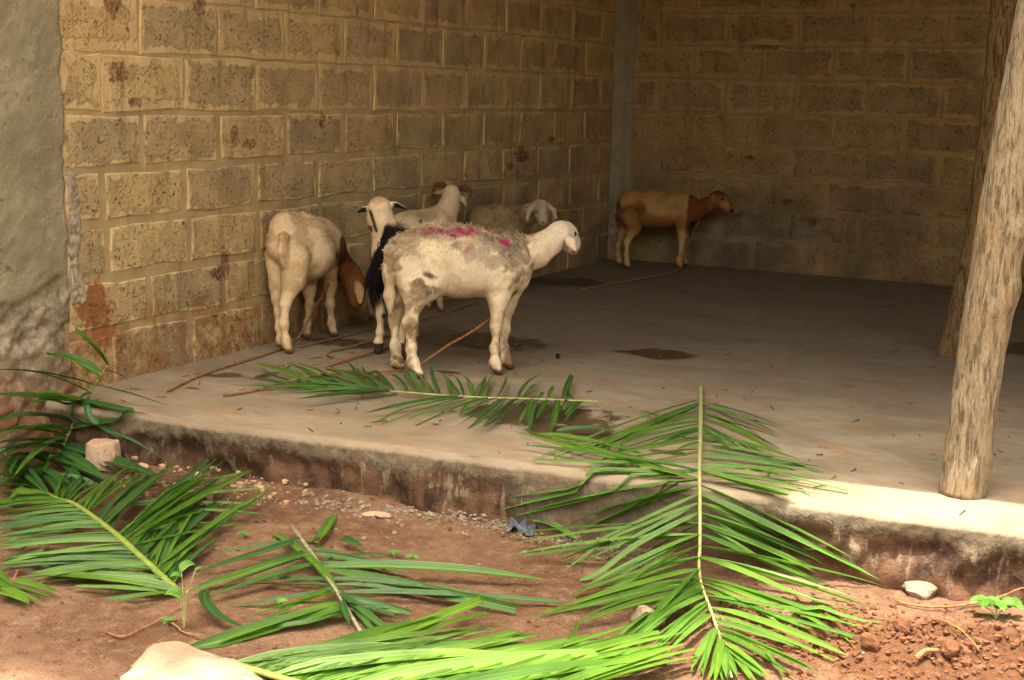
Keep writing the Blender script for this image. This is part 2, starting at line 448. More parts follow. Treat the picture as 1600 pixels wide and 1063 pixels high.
def build_slab():
    xs = np.concatenate([np.arange(0.004, 4.3, .014), np.arange(4.35, 8.2, .12)])
    zf = np.concatenate([np.linspace(-.40, -.035, 24)])
    back = np.concatenate([[.0, .006, .014, .024], np.arange(.05, 1.2, .05), np.arange(1.3, 5.0, .25)])
    nprof = len(zf) + 3 + len(back)
    V = np.zeros((len(xs), nprof, 3))
    for j, z in enumerate(zf):
        q = np.stack([xs, np.full_like(xs, 0), np.full_like(xs, z)], -1)
        out = 0.010 * fbm(q, 7, 41, 3)
        rough = sstep(-.06, -.12, z) * (1 - sstep(1.75, 1.95, xs) * sstep(2.85, 2.6, xs))
        out = out + rough * (0.020 * fbm(q, 11, 51, 3) + .012 * np.abs(fbm(q * [1, 1, .3], 26, 61, 2)) - .012)
        V[:, j, :] = np.stack([xs, edge_y(xs) - out, np.full_like(xs, z)], -1)
    n0 = len(zf)
    for k, (dy, dz) in enumerate(((.002, -.022), (.007, -.011), (.014, -.004))):
        q = np.stack([xs, np.full_like(xs, dy), np.full_like(xs, dz)], -1)
        V[:, n0 + k, :] = np.stack([xs, edge_y(xs) + dy - .010 * fbm(q * [1, 0, 0], 7, 41, 3) + .002 * fbm(q, 30, 71, 2), dz + .002 * fbm(q, 25, 81, 2)], -1)
    for k, b in enumerate(back):
        q = np.stack([xs, edge_y(xs) + .024 + b, np.zeros_like(xs)], -1)
        y = np.minimum(edge_y(xs) + .024 + b, 0.25)
        V[:, n0 + 3 + k, :] = np.stack([xs, y, -.0012 + .0012 * fbm(q, 6, 91, 2)], -1)
    V[:, -1, 1] = 0.25
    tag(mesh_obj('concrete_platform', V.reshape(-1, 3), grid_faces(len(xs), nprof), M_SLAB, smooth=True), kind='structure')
build_slab()

# ------------------------------------------------------------------ walls
def box_geo(lo, hi):
    (x0, y0, z0), (x1, y1, z1) = lo, hi
    v = [(x0, y0, z0), (x1, y0, z0), (x1, y1, z0), (x0, y1, z0), (x0, y0, z1), (x1, y0, z1), (x1, y1, z1), (x0, y1, z1)]
    f = [(3, 2, 1, 0), (4, 5, 6, 7), (0, 1, 5, 4), (1, 2, 6, 5), (2, 3, 7, 6), (3, 0, 4, 7)]
    return v, f

def block_mesh(name, parent, along, z0, z1, a0, a1, face, gap, prot, mat=None):
    """one concrete block set in the wall; 'along' 0: wall runs in y (faces +x), 1: runs in x (faces -y)"""
    a0 += gap / 2; a1 -= gap / 2; z0 += gap / 2; z1 -= gap / 2
    ca, cz = (a0 + a1) / 2, (z0 + z1) / 2
    hu, hv = (a1 - a0) / 2, (z1 - z0) / 2
    n_a, n_z = 4, 3
    ring = []
    for j in range(n_z): ring.append
    us = np.linspace(-hu, hu, n_a); vs = np.linspace(-hv, hv, n_z)
    U, Vv = np.meshgrid(us, vs, indexing='ij')
    bev = .006
    fr = np.stack([U.ravel(), Vv.ravel()], -1)
    edge = (np.abs(np.abs(fr[:, 0]) - hu) < 1e-6) | (np.abs(np.abs(fr[:, 1]) - hv) < 1e-6)
    jit = rng.normal(0, .0042, fr.shape) * edge[:, None]
    dep = prot + rng.normal(0, .0011, len(fr)) 
    inner = fr.copy()
    inner[:, 0] = np.where(np.abs(np.abs(fr[:, 0]) - hu) < 1e-6, np.sign(fr[:, 0]) * (hu - bev), fr[:, 0])
    inner[:, 1] = np.where(np.abs(np.abs(fr[:, 1]) - hv) < 1e-6, np.sign(fr[:, 1]) * (hv - bev), fr[:, 1])
    front = np.concatenate([inner + jit, dep[:, None]], 1)
    idx = lambda i, j: i * n_z + j
    border = [idx(i, 0) for i in range(n_a)] + [idx(n_a - 1, j) for j in range(1, n_z)] + [idx(i, n_z - 1) for i in range(n_a - 2, -1, -1)] + [idx(0, j) for j in range(n_z - 2, 0, -1)]
    o1 = np.concatenate([(fr + jit)[border], (dep[border] - .005)[:, None]], 1)
    o2 = np.concatenate([(fr + jit)[border], np.full((len(border), 1), -.03)], 1)
    v = np.concatenate([front, o1, o2]); nb = len(border); b0 = len(front)
    faces = [tuple(q) for q in grid_faces(n_a, n_z)]
    for k in range(nb):
        k2 = (k + 1) % nb
        faces.append((border[k2], border[k], b0 + k, b0 + k2))
        faces.append((b0 + k2, b0 + k, b0 + nb + k, b0 + nb + k2))
    uv = v[:, :2] + 0; half = np.tile([hu, hv], (len(v), 1))
    if along == 0:
        wv = np.stack([face + v[:, 2], ca + v[:, 0], cz + v[:, 1]], -1); loc = (face, ca, cz)
    else:
        wv = np.stack([ca + v[:, 0], face - v[:, 2], cz + v[:, 1]], -1); loc = (ca, face, cz)
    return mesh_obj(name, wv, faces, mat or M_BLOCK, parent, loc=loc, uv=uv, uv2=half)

ZC = [0.002, .205, .412, .622, .828, 1.040, 1.262, 1.478, 1.692, 1.906, 2.118, 2.33, 2.54]
def gap_for(k): return .007 if k >= 5 else (.034 if k < 4 else .030)

lw = empty('side_wall', (-.1, -2.6, 0))
tag(lw, 'long side wall of rough tan concrete blocks with yellowish mortar, behind the flock', 'wall')
JL = .472
for k in range(len(ZC) - 1):
    ph = [0, .45][(k + 1) % 2] if k >= 5 else [.02, .5][k % 2]
    if k == 4: ph = .45
    if k == 3: ph = .98
    ys_ = [-5.246] + [-(5.026 - (i + ph) * JL) for i in range(-1, 13)]
    ys_ = sorted(set([q for q in ys_ if -5.2 < q < -.06] + [-5.246, -.002]))
    if ys_[1] - ys_[0] < .1: ys_.pop(1)
    if ys_[-1] - ys_[-2] < .1: ys_.pop(-2)
    for a, b in zip(ys_[:-1], ys_[1:]):
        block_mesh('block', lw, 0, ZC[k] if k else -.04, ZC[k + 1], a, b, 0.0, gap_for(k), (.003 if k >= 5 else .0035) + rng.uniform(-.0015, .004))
v, f = box_geo((-.2, -5.25, -.3), (-.001, .2, 3.02))
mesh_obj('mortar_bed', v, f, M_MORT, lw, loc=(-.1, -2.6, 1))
# wall beyond the pier, out to the left of the picture
v, f = box_geo((-.2, -7.6, -.4), (-.004, -5.62, 3.02))
mesh_obj('rendered_section', v, f, M_PLAST, lw, loc=(-.1, -6.6, 1))

bw = empty('back_wall', (3.5, .1, 0))
tag(bw, 'dim back wall of rough concrete blocks with wide mortar joints, behind the brown lamb', 'wall')
for k in range(len(ZC) - 1):
    ph = [.556, .556 + .23][k % 2]
    xs_ = [.118] + [q for q in [ph + (i - 2) * JL for i in range(18)] if .26 < q < 6.9] + [7.0]
    for a, b in zip(xs_[:-1], xs_[1:]):
        if a > 4.2: continue
        block_mesh('block', bw, 1, ZC[k] if k else -.04, ZC[k + 1], a, b, 0.0, gap_for(k), .0045 + rng.uniform(-.001, .003), M_BLOCK_SHADED)
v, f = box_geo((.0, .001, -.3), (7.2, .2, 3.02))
mesh_obj('mortar_bed', v, f, M_MORT_SHADED, bw, loc=(3.5, .1, 1))

def rough_slab(name, parent, face_fn, a0, a1, z0, z1, step, mat, seam=0.0):
    """displaced plaster sheet on the side wall with returned edges; face_fn(y,z) gives its thickness"""
    ys_ = np.arange(a0, a1 + 1e-6, step); zs_ = np.arange(z0, z1 + 1e-6, step)
    Yg, Zg = np.meshgrid(ys_, zs_, indexing='ij')
    T = face_fn(Yg, Zg)
    T[0, :] = T[-1, :] = -.02; T[:, 0] = T[:, -1] = -.02
    return mesh_obj(name, np.stack([T.ravel(), Yg.ravel(), Zg.ravel()], -1), grid_faces(len(ys_), len(zs_)), mat, parent, smooth=True, loc=(0, (a0 + a1) / 2, (z0 + z1) / 2))

def pier_face(Yg, Zg):
    q = np.stack([Yg * 0, Yg, Zg], -1)
    t = .016 + .005 * fbm(q, 5, 101, 4) + .0022 * fbm(q, 45, 105, 2)
    brk = sstep(.41, .37, Zg + .05 * vnoise(q, 9, 111) - .10 * sstep(-5.45, -5.25, Yg))
    rough = .004 + .016 * fbm(q, 9, 121, 4) + .008 * fbm(q, 40, 125, 3)
    t = t * (1 - brk) + brk * (rough + .05 * sstep(.30, -.25, Zg))
    e = np.minimum(Yg + 5.63, -5.225 - Yg) + .012 * vnoise(q, 22, 131)
    t = t - .03 * sstep(.012, -.002, e)
    return t
rough_slab('concrete_pier', lw, pier_face, -5.64, -5.215, -.34, 3.0, .011, M_PLAST)

def strip_face(Yg, Zg):          # lime patch flaking off along the pier edge
    q = np.stack([Yg * 0, Yg, Zg], -1)
    w = .055 + .02 * vnoise(q, 12, 141) + .03 * sstep(.6, .3, Zg)
    t = .011 + .004 * fbm(q, 30, 151, 3) - .012 * sstep(.55, .8, np.abs(vnoise(q, 34, 161)))
    return np.where((Yg + 5.225) < w, t, -.006) - .03 * sstep(.84, .87, Zg + .02 * vnoise(q, 30, 163)) - .03 * sstep(.34, .30, Zg)
M_LIME = mat_plain('lime', (0.42, 0.36, 0.27), .95, (0.24, 0.19, 0.12), 45, .6)
rough_slab('lime_patch', lw, strip_face, -5.222, -5.10, .30, .88, .006, M_LIME)

def corner_col():
    ys_ = np.linspace(-.075, 0.004, 12); zs_ = np.arange(-.02, 2.55, .02)
    prof = [(.004, -.085), (.02, -.088), (.045, -.084), (.07, -.075), (.085, -.05), (.095, -.03), (.108, -.022), (.122, -.012), (.13, .01)]
    V = np.zeros((len(zs_), len(prof), 3))
    for j, (x, y) in enumerate(prof):
        q = np.stack([zs_ * 0 + x, zs_ * 0 + y, zs_], -1)
        n = .012 * fbm(q, 8, 171, 4) + .004 * fbm(q, 40, 173, 2)
        V[:, j, 0] = x + n * (.5 if j > 0 else 0); V[:, j, 1] = y - n; V[:, j, 2] = zs_
    fs = [tuple(reversed(q)) for q in grid_faces(len(zs_), len(prof))]
    mesh_obj('corner_column', V.reshape(-1, 3), fs, M_PLAST, bw, smooth=True, loc=(.09, -.04, 1.2))
corner_col()

# unseen wall added on the right to cut the light inside the shed
v, f = box_geo((5.6, -5.0, -.3), (5.8, 0.0, 3.02))
tag(mesh_obj('added_end_wall', v, f, M_WALLOUT, loc=(5.7, -2.5, 0)), 'plain unseen wall added at the far right to darken the shed', 'wall')

# ------------------------------------------------------------------ posts
def trunk(name, label, pts, radii, mat, group, seed, knots=(), nseg=72, dz=.012):
    pts = np.array(pts, dtype=float); radii = np.array(radii, dtype=float)
    z0, z1 = pts[0, 2], pts[-1, 2]
    zs_ = np.arange(z0, z1 + dz / 2, dz)
    cx = np.interp(zs_, pts[:, 2], pts[:, 0]); cy = np.interp(zs_, pts[:, 2], pts[:, 1]); r = np.interp(zs_, pts[:, 2], radii)
    k = np.ones(9) / 9
    sm = lambda a: np.convolve(np.pad(a, 4, mode='edge'), k, 'valid')
    cx, cy, r = sm(cx), sm(cy), sm(r)
    th = np.arange(nseg) / nseg * 2 * np.pi
    T, Zz = np.meshgrid(th, zs_)
    q = np.stack([np.cos(T) * .07, np.sin(T) * .07, Zz], -1)
    R = r[:, None] * (1 + .05 * vnoise(q, 7, seed) + .025 * vnoise(q * [1, 1, .4], 18, seed + 1)) + .0026 * fbm(q * [1, 1, .16], 75, seed + 2, 2)
    for (kz, kt, s, h) in knots:
        dt = np.arctan2(np.sin(T - kt), np.cos(T - kt))
        dd = np.sqrt(((Zz - kz) / s) ** 2 + (dt * .07 / s) ** 2)
        R = R + h * np.exp(-dd ** 2) - .6 * h * np.exp(-(dd / .3) ** 2)
    V = np.stack([cx[:, None] + R * np.cos(T), cy[:, None] + R * np.sin(T), Zz + .006 * vnoise(q, 30, seed + 5) * (Zz < z0 + .03)], -1)
    n = len(zs_)
    faces = []
    for i in range(n - 1):
        for j in range(nseg):
            j2 = (j + 1) % nseg
            faces.append((i * nseg + j, i * nseg + j2, (i + 1) * nseg + j2, (i + 1) * nseg + j))
    faces.append(tuple(range(nseg - 1, -1, -1))); faces.append(tuple((n - 1) * nseg + j for j in range(nseg)))
    o = mesh_obj(name, V.reshape(-1, 3), faces, mat, smooth=True, loc=tuple(pts[0]))
    return tag(o, label, 'post', group)

CAMDIR = math.atan2(CAM[1] + 4.87, CAM[0] - 3.2)
trunk('wooden_post', 'thick pale rough-barked trunk post standing at the sunlit edge of the concrete platform',
      [(3.186, -4.845, -.002), (3.198, -4.84, .3), (3.224, -4.835, .7), (3.248, -4.835, 1.0), (3.276, -4.835, 1.3), (3.44, -4.83, 3.03)], [.0675, .0675, .068, .069, .067, .064],
      M_BARK, 'bark-covered trunk posts of the shed', 200, knots=((.80, CAMDIR + .75, .030, .014), (.62, CAMDIR + 1.2, .05, .017), (.10, CAMDIR + .9, .05, .012), (1.05, CAMDIR - .5, .022, .008), (.42, CAMDIR + .2, .018, .006), (.28, CAMDIR - .8, .03, .008)))
trunk('wooden_post', 'thinner brown trunk post standing in the shade behind the pale post',
      [(2.755, -2.5, -.002), (2.79, -2.5, .12), (2.835, -2.49, .5), (2.85, -2.48, .75), (2.86, -2.47, 1.2), (2.88, -2.46, 3.03)], [.074, .07, .066, .062, .062, .06],
      M_BARK2, 'bark-covered trunk posts of the shed', 230, knots=((1.55, CAMDIR + .3, .04, .008),))

# ------------------------------------------------------------------ roof over the shed (above the picture, it makes the shade)
rf = empty('shed_roof', (3.5, -3, 3.08))
tag(rf, 'low corrugated metal roof carried over the shed by its walls and posts', 'roof')
def corr():
    x0, x1, y0, y1 = -.5, 7.6, -5.57, .5
    xs_ = np.arange(x0, x1, .04); V = []
    ed = lambda x: y0 + .083 * (x - 2.9)
    for x in xs_:
        h = .012 * math.sin(x / .08 * math.pi)
        for y in (ed(x), y1): V.append((x, y, 3.10 + h))
    for x in xs_:
        h = .012 * math.sin(x / .08 * math.pi)
        for y in (ed(x), y1): V.append((x, y, 3.096 + h))
    n = len(xs_); F = []
    for i in range(n - 1):
        a = 2 * i
        F.append((a, a + 2, a + 3, a + 1)); b = 2 * n + a
        F.append((b, b + 1, b + 3, b + 2))
    mesh_obj('roof_sheet', V, F, M_METAL, rf, loc=(3.5, -3, 3.1))
corr()
for y in (-4.84, -2.48):
    v, f = box_geo((-.1, y - .04, 3.02), (7.2, y + .04, 3.08))
    mesh_obj('beam', v, f, M_TIMBER, rf, loc=(3.5, y, 3.05))
# ------------------------------------------------------------------ shade tree on the left, above the picture
def mat_leaf(name, a, b, trans=.45, rough=.42, dry=(0.30, 0.24, 0.07)):
    M = MT(name)
    rnd = M.n('ShaderNodeObjectInfo').outputs['Random']
    uv = M.n('ShaderNodeUVMap', uv_map='UVMap').outputs[0]
    u, v, _ = M.xyz(uv)
    p = M.pos
    col = M.mix(rnd, a, b)
    col = M.mix(M.math('MULTIPLY', M.step(M.noise(p, 6, 3, .6), .45, .7), .5), col, tuple(.62 * q for q in a))
    rib = M.math('PINGPONG', M.math('MULTIPLY', u, 7.0), .5)
    col = M.mix(M.math('MULTIPLY', M.step(rib, .0, .30), .0), col, b)
    mid = M.step(M.math('ABSOLUTE', M.math('SUBTRACT', u, .5)), .07, .03)
    col = M.mix(M.math('MULTIPLY', mid, .55), col, tuple(min(1, 1.9 * q) for q in b))
    tipd = M.math('MULTIPLY', M.step(M.math('ADD', v, M.math('MULTIPLY', M.noise(p, 35, 2), .10)), .985, 1.05), .9)
    col = M.mix(tipd, col, dry)
    nb = M.bump(M.math('ADD', rib, M.math('MULTIPLY', M.noise(p, 90, 2), .4)), .35, .003)
    M.done(col, rough, nb, .45)
    tr = M.n('ShaderNodeBsdfTranslucent'); M.put(tr.inputs['Color'], M.mix(1.0, col, (1.25, 1.35, .55), 'MULTIPLY')); M.put(tr.inputs['Normal'], nb)
    mx = M.n('ShaderNodeMixShader'); mx.inputs[0].default_value = trans
    out = M.t.nodes['Material Output']
    M.t.links.new(M.b.outputs[0], mx.inputs[1]); M.t.links.new(tr.outputs[0], mx.inputs[2]); M.t.links.new(mx.outputs[0], out.inputs[0])
    return M.m
M_TREELEAF = mat_leaf('tree leaf', (0.045, 0.10, 0.02), (0.07, 0.13, 0.03))

def shade_tree():
    root = empty('shade_tree', (-1.4, -6.6, -.22))
    tag(root, 'broad leafy tree standing outside the end of the block wall, shading the yard', 'tree')
    V, F = [], []
    n = 0
    def limb(a, b, ra, rb, seg=10):
        nonlocal n
        a, b = Vector(a), Vector(b); ax = (b - a).normalized(); s = ax.orthogonal().normalized(); t = ax.cross(s)
        for q, r in ((a, ra), (b, rb)):
            for k in range(seg):
                th = 2 * math.pi * k / seg
                V.append(q + s * math.cos(th) * r + t * math.sin(th) * r)
        for k in range(seg):
            F.append((n + k, n + (k + 1) % seg, n + seg + (k + 1) % seg, n + seg + k))
        n += 2 * seg
    fork = (-1.2, -6.8, 6.5)
    limb((-1.4, -6.6, -.3), fork, .2, .15)
    tips = [(.2, -7.2, 9.4), (1.0, -7.6, 9.6), (-.2, -8.4, 9.5), (-.8, -6.6, 9.4), (.7, -6.6, 9.5), (-1.1, -8.0, 9.4)]
    for t in tips: limb(fork, t, .08, .02, 8)
    mesh_obj('trunk', V, F, M_BARK2, root, smooth=True, loc=(-1.4, -6.6, -.22))
    N = 20000
    q = rng.normal(size=(N, 3)); q /= np.linalg.norm(q, axis=1)[:, None]
    rad = rng.uniform(.15, 1, N) ** (1 / 2.2)
    c = np.array([.04, -7.28, 9.5]) + q * rad[:, None] * np.array([2.02, 1.77, 1.1])
    keep = vnoise(c, 1.7, 301) > -1.9
    c = c[keep]; N = len(c)
    d1 = rng.normal(size=(N, 3)); d1[:, 2] *= .35; d1 /= np.linalg.norm(d1, axis=1)[:, None]
    d2 = np.cross(d1, rng.normal(size=(N, 3)) * [.35, .35, 1]); d2 /= np.linalg.norm(d2, axis=1)[:, None]
    L, Wd = .085, .036
    pts = np.stack([c - d1 * L, c + d2 * Wd, c + d1 * L, c - d2 * Wd], 1).reshape(-1, 3)
    uv = np.tile([[.5, 0], [1, .5], [.5, 1], [0, .5]], (N, 1))
    mesh_obj('crown', pts, np.arange(4 * N).reshape(N, 4), M_TREELEAF, root, loc=(.04, -7.28, 9.5), uv=uv)
shade_tree()

def sky_blocking_trees():  # added leaf mass that keeps low sky light out of the shed
    """unseen leafy mass added behind the camera to shut off the low sky"""
    N = 26000
    q = rng.normal(size=(N, 3)); q /= np.linalg.norm(q, axis=1)[:, None]
    k = rng.integers(0, 6, N)
    c = np.stack([-7.5 + 4.0 * k, -15.5 + .8 * (k % 2), np.full(N, 2.3)], -1) + q * (rng.uniform(.2, 1, N) ** .4)[:, None] * np.array([2.4, 1.6, 2.3])
    d1 = rng.normal(size=(N, 3)); d1 /= np.linalg.norm(d1, axis=1)[:, None]
    d2 = np.cross(d1, rng.normal(size=(N, 3))); d2 /= np.linalg.norm(d2, axis=1)[:, None]
    pts = np.stack([c - d1 * .17, c + d2 * .09, c + d1 * .17, c - d2 * .09], 1).reshape(-1, 3)
    uv = np.tile([[.5, 0], [1, .5], [.5, 1], [0, .5]], (N, 1))
    tag(mesh_obj('sky_blocking_thicket', pts, np.arange(4 * N).reshape(N, 4), M_TREELEAF, loc=(2.5, -15, 0), uv=uv), kind='stuff')
sky_blocking_trees()
# ------------------------------------------------------------------ the flock: one continuous body each, grown from a smooth distance field
def surface_nets(f, org, h):
    ins = f < 0
    nx, ny, nz = f.shape
    c = (slice(0, -1), slice(1, None))
    acc = np.zeros((nx - 1, ny - 1, nz - 1, 3)); cnt = np.zeros((nx - 1, ny - 1, nz - 1))
    for ax in range(3):
        for a in (0, 1):
            for b in (0, 1):
                s0, s1 = [None] * 3, [None] * 3
                o = [q for q in range(3) if q != ax]
                s0[ax], s1[ax] = c[0], c[1]
                for q, v in zip(o, (a, b)): s0[q] = s1[q] = c[v]
                f0, f1 = f[tuple(s0)], f[tuple(s1)]
                m = (f0 < 0) != (f1 < 0)
                t = np.where(m, f0 / np.where(m, f0 - f1, 1), 0)
                acc[..., ax] += np.where(m, t, 0)
                acc[..., o[0]] += m * a; acc[..., o[1]] += m * b
                cnt += m
    act = cnt > 0
    idx = -np.ones(act.shape, dtype=np.int64); idx[act] = np.arange(act.sum())
    g = np.stack(np.nonzero(act), -1)
    V = org + (g + acc[act] / cnt[act][:, None]) * h
    F = []
    for ax in range(3):
        o = [q for q in range(3) if q != ax]
        s0, s1 = [slice(1, -1)] * 3, [slice(1, -1)] * 3
        s0[ax], s1[ax] = slice(0, -1), slice(1, None)
        a, b = ins[tuple(s0)], ins[tuple(s1)]
        for fl, m in ((False, a & ~b), (True, ~a & b)):
            p = np.stack(np.nonzero(m), -1)
            for q in o: p[:, q] += 1
            def at(d0, d1):
                r = p.copy(); r[:, o[0]] -= d0; r[:, o[1]] -= d1
                return idx[r[:, 0], r[:, 1], r[:, 2]]
            quad = np.stack([at(1, 1), at(0, 1), at(0, 0), at(1, 0)], -1)
            if fl ^ (ax == 1): quad = quad[:, ::-1]
            F.append(quad)
    return V, np.concatenate(F)

class Body:
    """round cones between points, melted together; points are (photo px, photo py, depth m, radius m)"""
    def __init__(s, zx, zy, zs, d0):
        s.zx, s.zy, s.zs, s.d0 = zx, zy, zs, d0
        s.pr = []
    def m(s, rz, d=None): return rz / s.zs * (d or s.d0) / FPX            # zoomed px -> metres
    def pt(s, u, v, d): return P(s.zx + u / s.zs, s.zy + v / s.zs, d)
    def uv(s, Q):
        q = Q - CAM; d = q @ FW
        return ((800 + FPX * (q @ RT) / d) - s.zx) * s.zs, ((531.5 - FPX * (q @ UP) / d) - s.zy) * s.zs
    def chain(s, pts, k=.03, squash=1.0, axis=None):
        w = [(s.pt(u, v, d), s.m(r, d)) for (u, v, d, r) in pts]
        if len(w) == 1: w = w * 2
        for a, b in zip(w[:-1], w[1:]): s.pr.append((a[0], b[0], a[1], b[1], k, squash, FW if axis is None else axis))
    def leg(s, pts, dtop, k=.022):
        """last point is the hoof: it stands on the slab"""
        u, v, r = pts[-1]
        px, py = s.zx + u / s.zs, s.zy + (v + r * .8) / s.zs
        rr = ray(px, py); dh = -CAM[2] / rr[2]
        n = len(pts); v0, v1 = pts[0][1], pts[-1][1]
        nn = len(pts)
        th = [1.0 if i < 2 else (.76 if i < nn - 1 else .92) for i in range(nn)]
        s.chain([(a, b, dtop + (dh - dtop) * (b - v0) / (v1 - v0), c * th[i]) for i, (a, b, c) in enumerate(pts)], k)
        # bony joints: knee or hock, and fetlock
        for i in range(2, nn - 1):
            a, b, c = pts[i]; dd = dtop + (dh - dtop) * (b - v0) / (v1 - v0)
            if i in (3, nn - 2) or (nn <= 5 and i == 2): s.chain([(a, b, dd, c * 1.0)], .012)
        # cloven hoof: two toes
        hx = (pts[-1][0] - pts[-2][0]) * .35
        for q in (-1, 1): s.chain([(u + q * r * .30, v + r * .05, dh - q * .007, r * .62), (u + hx + q * r * .35, v + r * .45, dh - q * .009, r * .42)], .004)
    def build(s, h, lump=0.0, seed=0):
        A = np.array([p[0] for p in s.pr] + [p[1] for p in s.pr]); R = max(max(p[2], p[3]) for p in s.pr)
        lo = A.min(0) - R - .03; hi = A.max(0) + R + .03
        lo[2] = max(lo[2], -.03)
        n = np.ceil((hi - lo) / h).astype(int) + 1
        f = np.full(n, 1.0, dtype=np.float64)
        for (a, b, ra, rb, k, sq, ax) in s.pr:
            r = max(ra, rb) + k + 3 * h
            i0 = np.maximum(((np.minimum(a, b) - r - lo) / h).astype(int), 0); i1 = np.minimum(np.ceil((np.maximum(a, b) + r - lo) / h).astype(int) + 1, n)
            g = np.stack(np.meshgrid(*[lo[q] + np.arange(i0[q], i1[q]) * h for q in range(3)], indexing='ij'), -1)
            ab = b - a; q = g - a
            def sq_(x): return x + (sq - 1) * (x @ ax)[..., None] * ax
            q2, ab2 = sq_(q), sq_(ab)
            t = np.clip((q2 @ ab2) / max(ab2 @ ab2, 1e-9), 0, 1)
            d = np.linalg.norm(q2 - t[..., None] * ab2, axis=-1) - (ra + (rb - ra) * t)
            sl = tuple(slice(i0[q], i1[q]) for q in range(3))
            o = f[sl]
            hh = np.clip(.5 + .5 * (o - d) / k, 0, 1)
            f[sl] = o + (d - o) * hh - k * hh * (1 - hh)
        if lump:
            nr = np.abs(f) < .04
            ii = np.nonzero(nr); g = lo + np.stack(ii, -1) * h
            f[ii] += lump * fbm(g, 22, seed, 2)
        V, F = surface_nets(f, lo, h)
        V[:, 2] = np.maximum(V[:, 2], .0015)
        return V, F

def vnormals(V, F):
    n = np.cross(V[F[:, 2]] - V[F[:, 0]], V[F[:, 3]] - V[F[:, 1]])
    N = np.zeros_like(V)
    for k in range(4): np.add.at(N, F[:, k], n)
    return N / np.maximum(np.linalg.norm(N, axis=1), 1e-12)[:, None]

def mat_coat(name, bump, scale):
    M = MT(name)
    a = M.n('ShaderNodeAttribute', attribute_name='Col').outputs['Color']
    p = M.pos
    n = M.noise(M.scale(p, (1, 1, .45)), scale, 3, .7)
    c = M.mix(M.math('MULTIPLY', M.step(n, .35, .7), .45), a, M.mix(1.0, a, (.62, .56, .48), 'MULTIPLY'))
    M.done(c, .95, M.bump(n, bump, .006), .08)
    return M.m
M_COAT = mat_coat('short coat', .5, 130)
M_EYE = mat_plain('dark eye', (.006, .004, .003), .12, (.01, .006, .004), 20, 0, .6)
M_HORN = mat_plain('brown horn', (.085, .035, .016), .6, (.16, .075, .035), 60, .6)

def tufts(V, F, N, cols, n, dens, length, flow, lift, seed, width=.0017, jit=.30):
    """short locks of hair standing on the coat"""
    r = np.random.default_rng(seed)
    w = dens / dens.sum()
    i = r.choice(len(V), n, p=w)
    j = F[r.integers(0, len(F), 1)][0]
    b = V[i] + r.normal(0, .003, (n, 3))
    fl = flow(V[i]) if callable(flow) else np.tile(flow, (n, 1))
    nn = N[i]
    tang = fl - (fl * nn).sum(1)[:, None] * nn
    L = (length[i] if hasattr(length, '__len__') else np.full(n, length)) * r.uniform(.5, 1.25, n)
    d = tang + nn * lift + r.normal(0, jit, (n, 3)); d /= np.linalg.norm(d, axis=1)[:, None]
    side = np.cross(d, nn + r.normal(0, .3, (n, 3))); side /= np.maximum(np.linalg.norm(side, axis=1), 1e-9)[:, None]
    b = b - nn * .002
    mid = b + d * L[:, None] * .6
    tip = b + d * L[:, None] + (fl * .35 - nn * .15) * L[:, None] * .5
    P4 = np.stack([b - side * width, b + side * width, mid + side * width * .8, mid - side * width * .8, tip], 1).reshape(-1, 3)
    k = 5 * np.arange(n)
    faces = [(a, a + 1, a + 2, a + 3) for a in k] + [(a + 3, a + 2, a + 4) for a in k]
    c = np.repeat(cols[i] * r.uniform(.86, 1.08, (n, 1)), 5, 0)
    return P4, faces, c

def animal(name, label, cat, B, h, colour, group, lump=0.0, seed=0, fleece=None, eyes=(), loc=None, extra=None):
    V, F = B.build(h, lump, seed)
    N = vnormals(V, F)
    u, v = B.uv(V)
    col = colour(u, v, V, N)
    col = np.clip(col, .004, .9)
    c = V[:, :2].mean(0)
    root = empty(name, (c[0], c[1], 0))
    tag(root, label, cat, group)
    mesh_obj('body', V, F, M_COAT, root, smooth=True, loc=(c[0], c[1], 0), cols=col)
    if fleece:
        n, dens, length, flow, lift = fleece(u, v, V, N)
        P4, fc, cc = tufts(V, F, N, col, n, dens, length, flow, lift, seed + 5)
        o = mesh_obj('fleece', P4, fc, M_COAT, root, loc=(c[0], c[1], 0), cols=cc)
        tag(o, kind='stuff')
    for (eu, ev, ed, er) in eyes:
        ball('eye', B.pt(eu, ev, ed), er, M_EYE, root)
    if extra: extra(root, B, V, F, N, u, v, col)
    return root

def ball(name, c, r, mat, parent, sc=(1, 1, 1), n=12, label=None):
    V, F = [], []
    for i in range(n + 1):
        for j in range(n * 2):
            a, b = math.pi * i / n, math.pi * j / n
            V.append((c[0] + r * sc[0] * math.sin(a) * math.cos(b), c[1] + r * sc[1] * math.sin(a) * math.sin(b), c[2] + r * sc[2] * math.cos(a)))
    for i in range(n):
        for j in range(n * 2):
            F.append((i * 2 * n + j, (i + 1) * 2 * n + j, (i + 1) * 2 * n + (j + 1) % (2 * n), i * 2 * n + (j + 1) % (2 * n)))
    return mesh_obj(name, V, F, mat, parent, smooth=True, loc=tuple(c))

def patch(col, m, c, k=1.0):
    m = np.clip(m * k, 0, 1)[:, None]
    return col * (1 - m) + np.array(c) * m

def blob(u, v, cu, cv, ru, rv, q, sc=20, amp=.5, seed=0):
    return sstep(1.30, .55, np.sqrt(((u - cu) / ru) ** 2 + ((v - cv) / rv) ** 2) + amp * fbm(q, sc, seed, 3))

FLOCK = 'small flock tethered in the shed'
CREAM = np.array([.74, .60, .41])
DOWN = np.array([0, 0, -1.0])

def hoof_paint(col, V, c=(.10, .055, .028), top=.03):
    m = sstep(top, top * .6, V[:, 2])
    return patch(col, m, c)

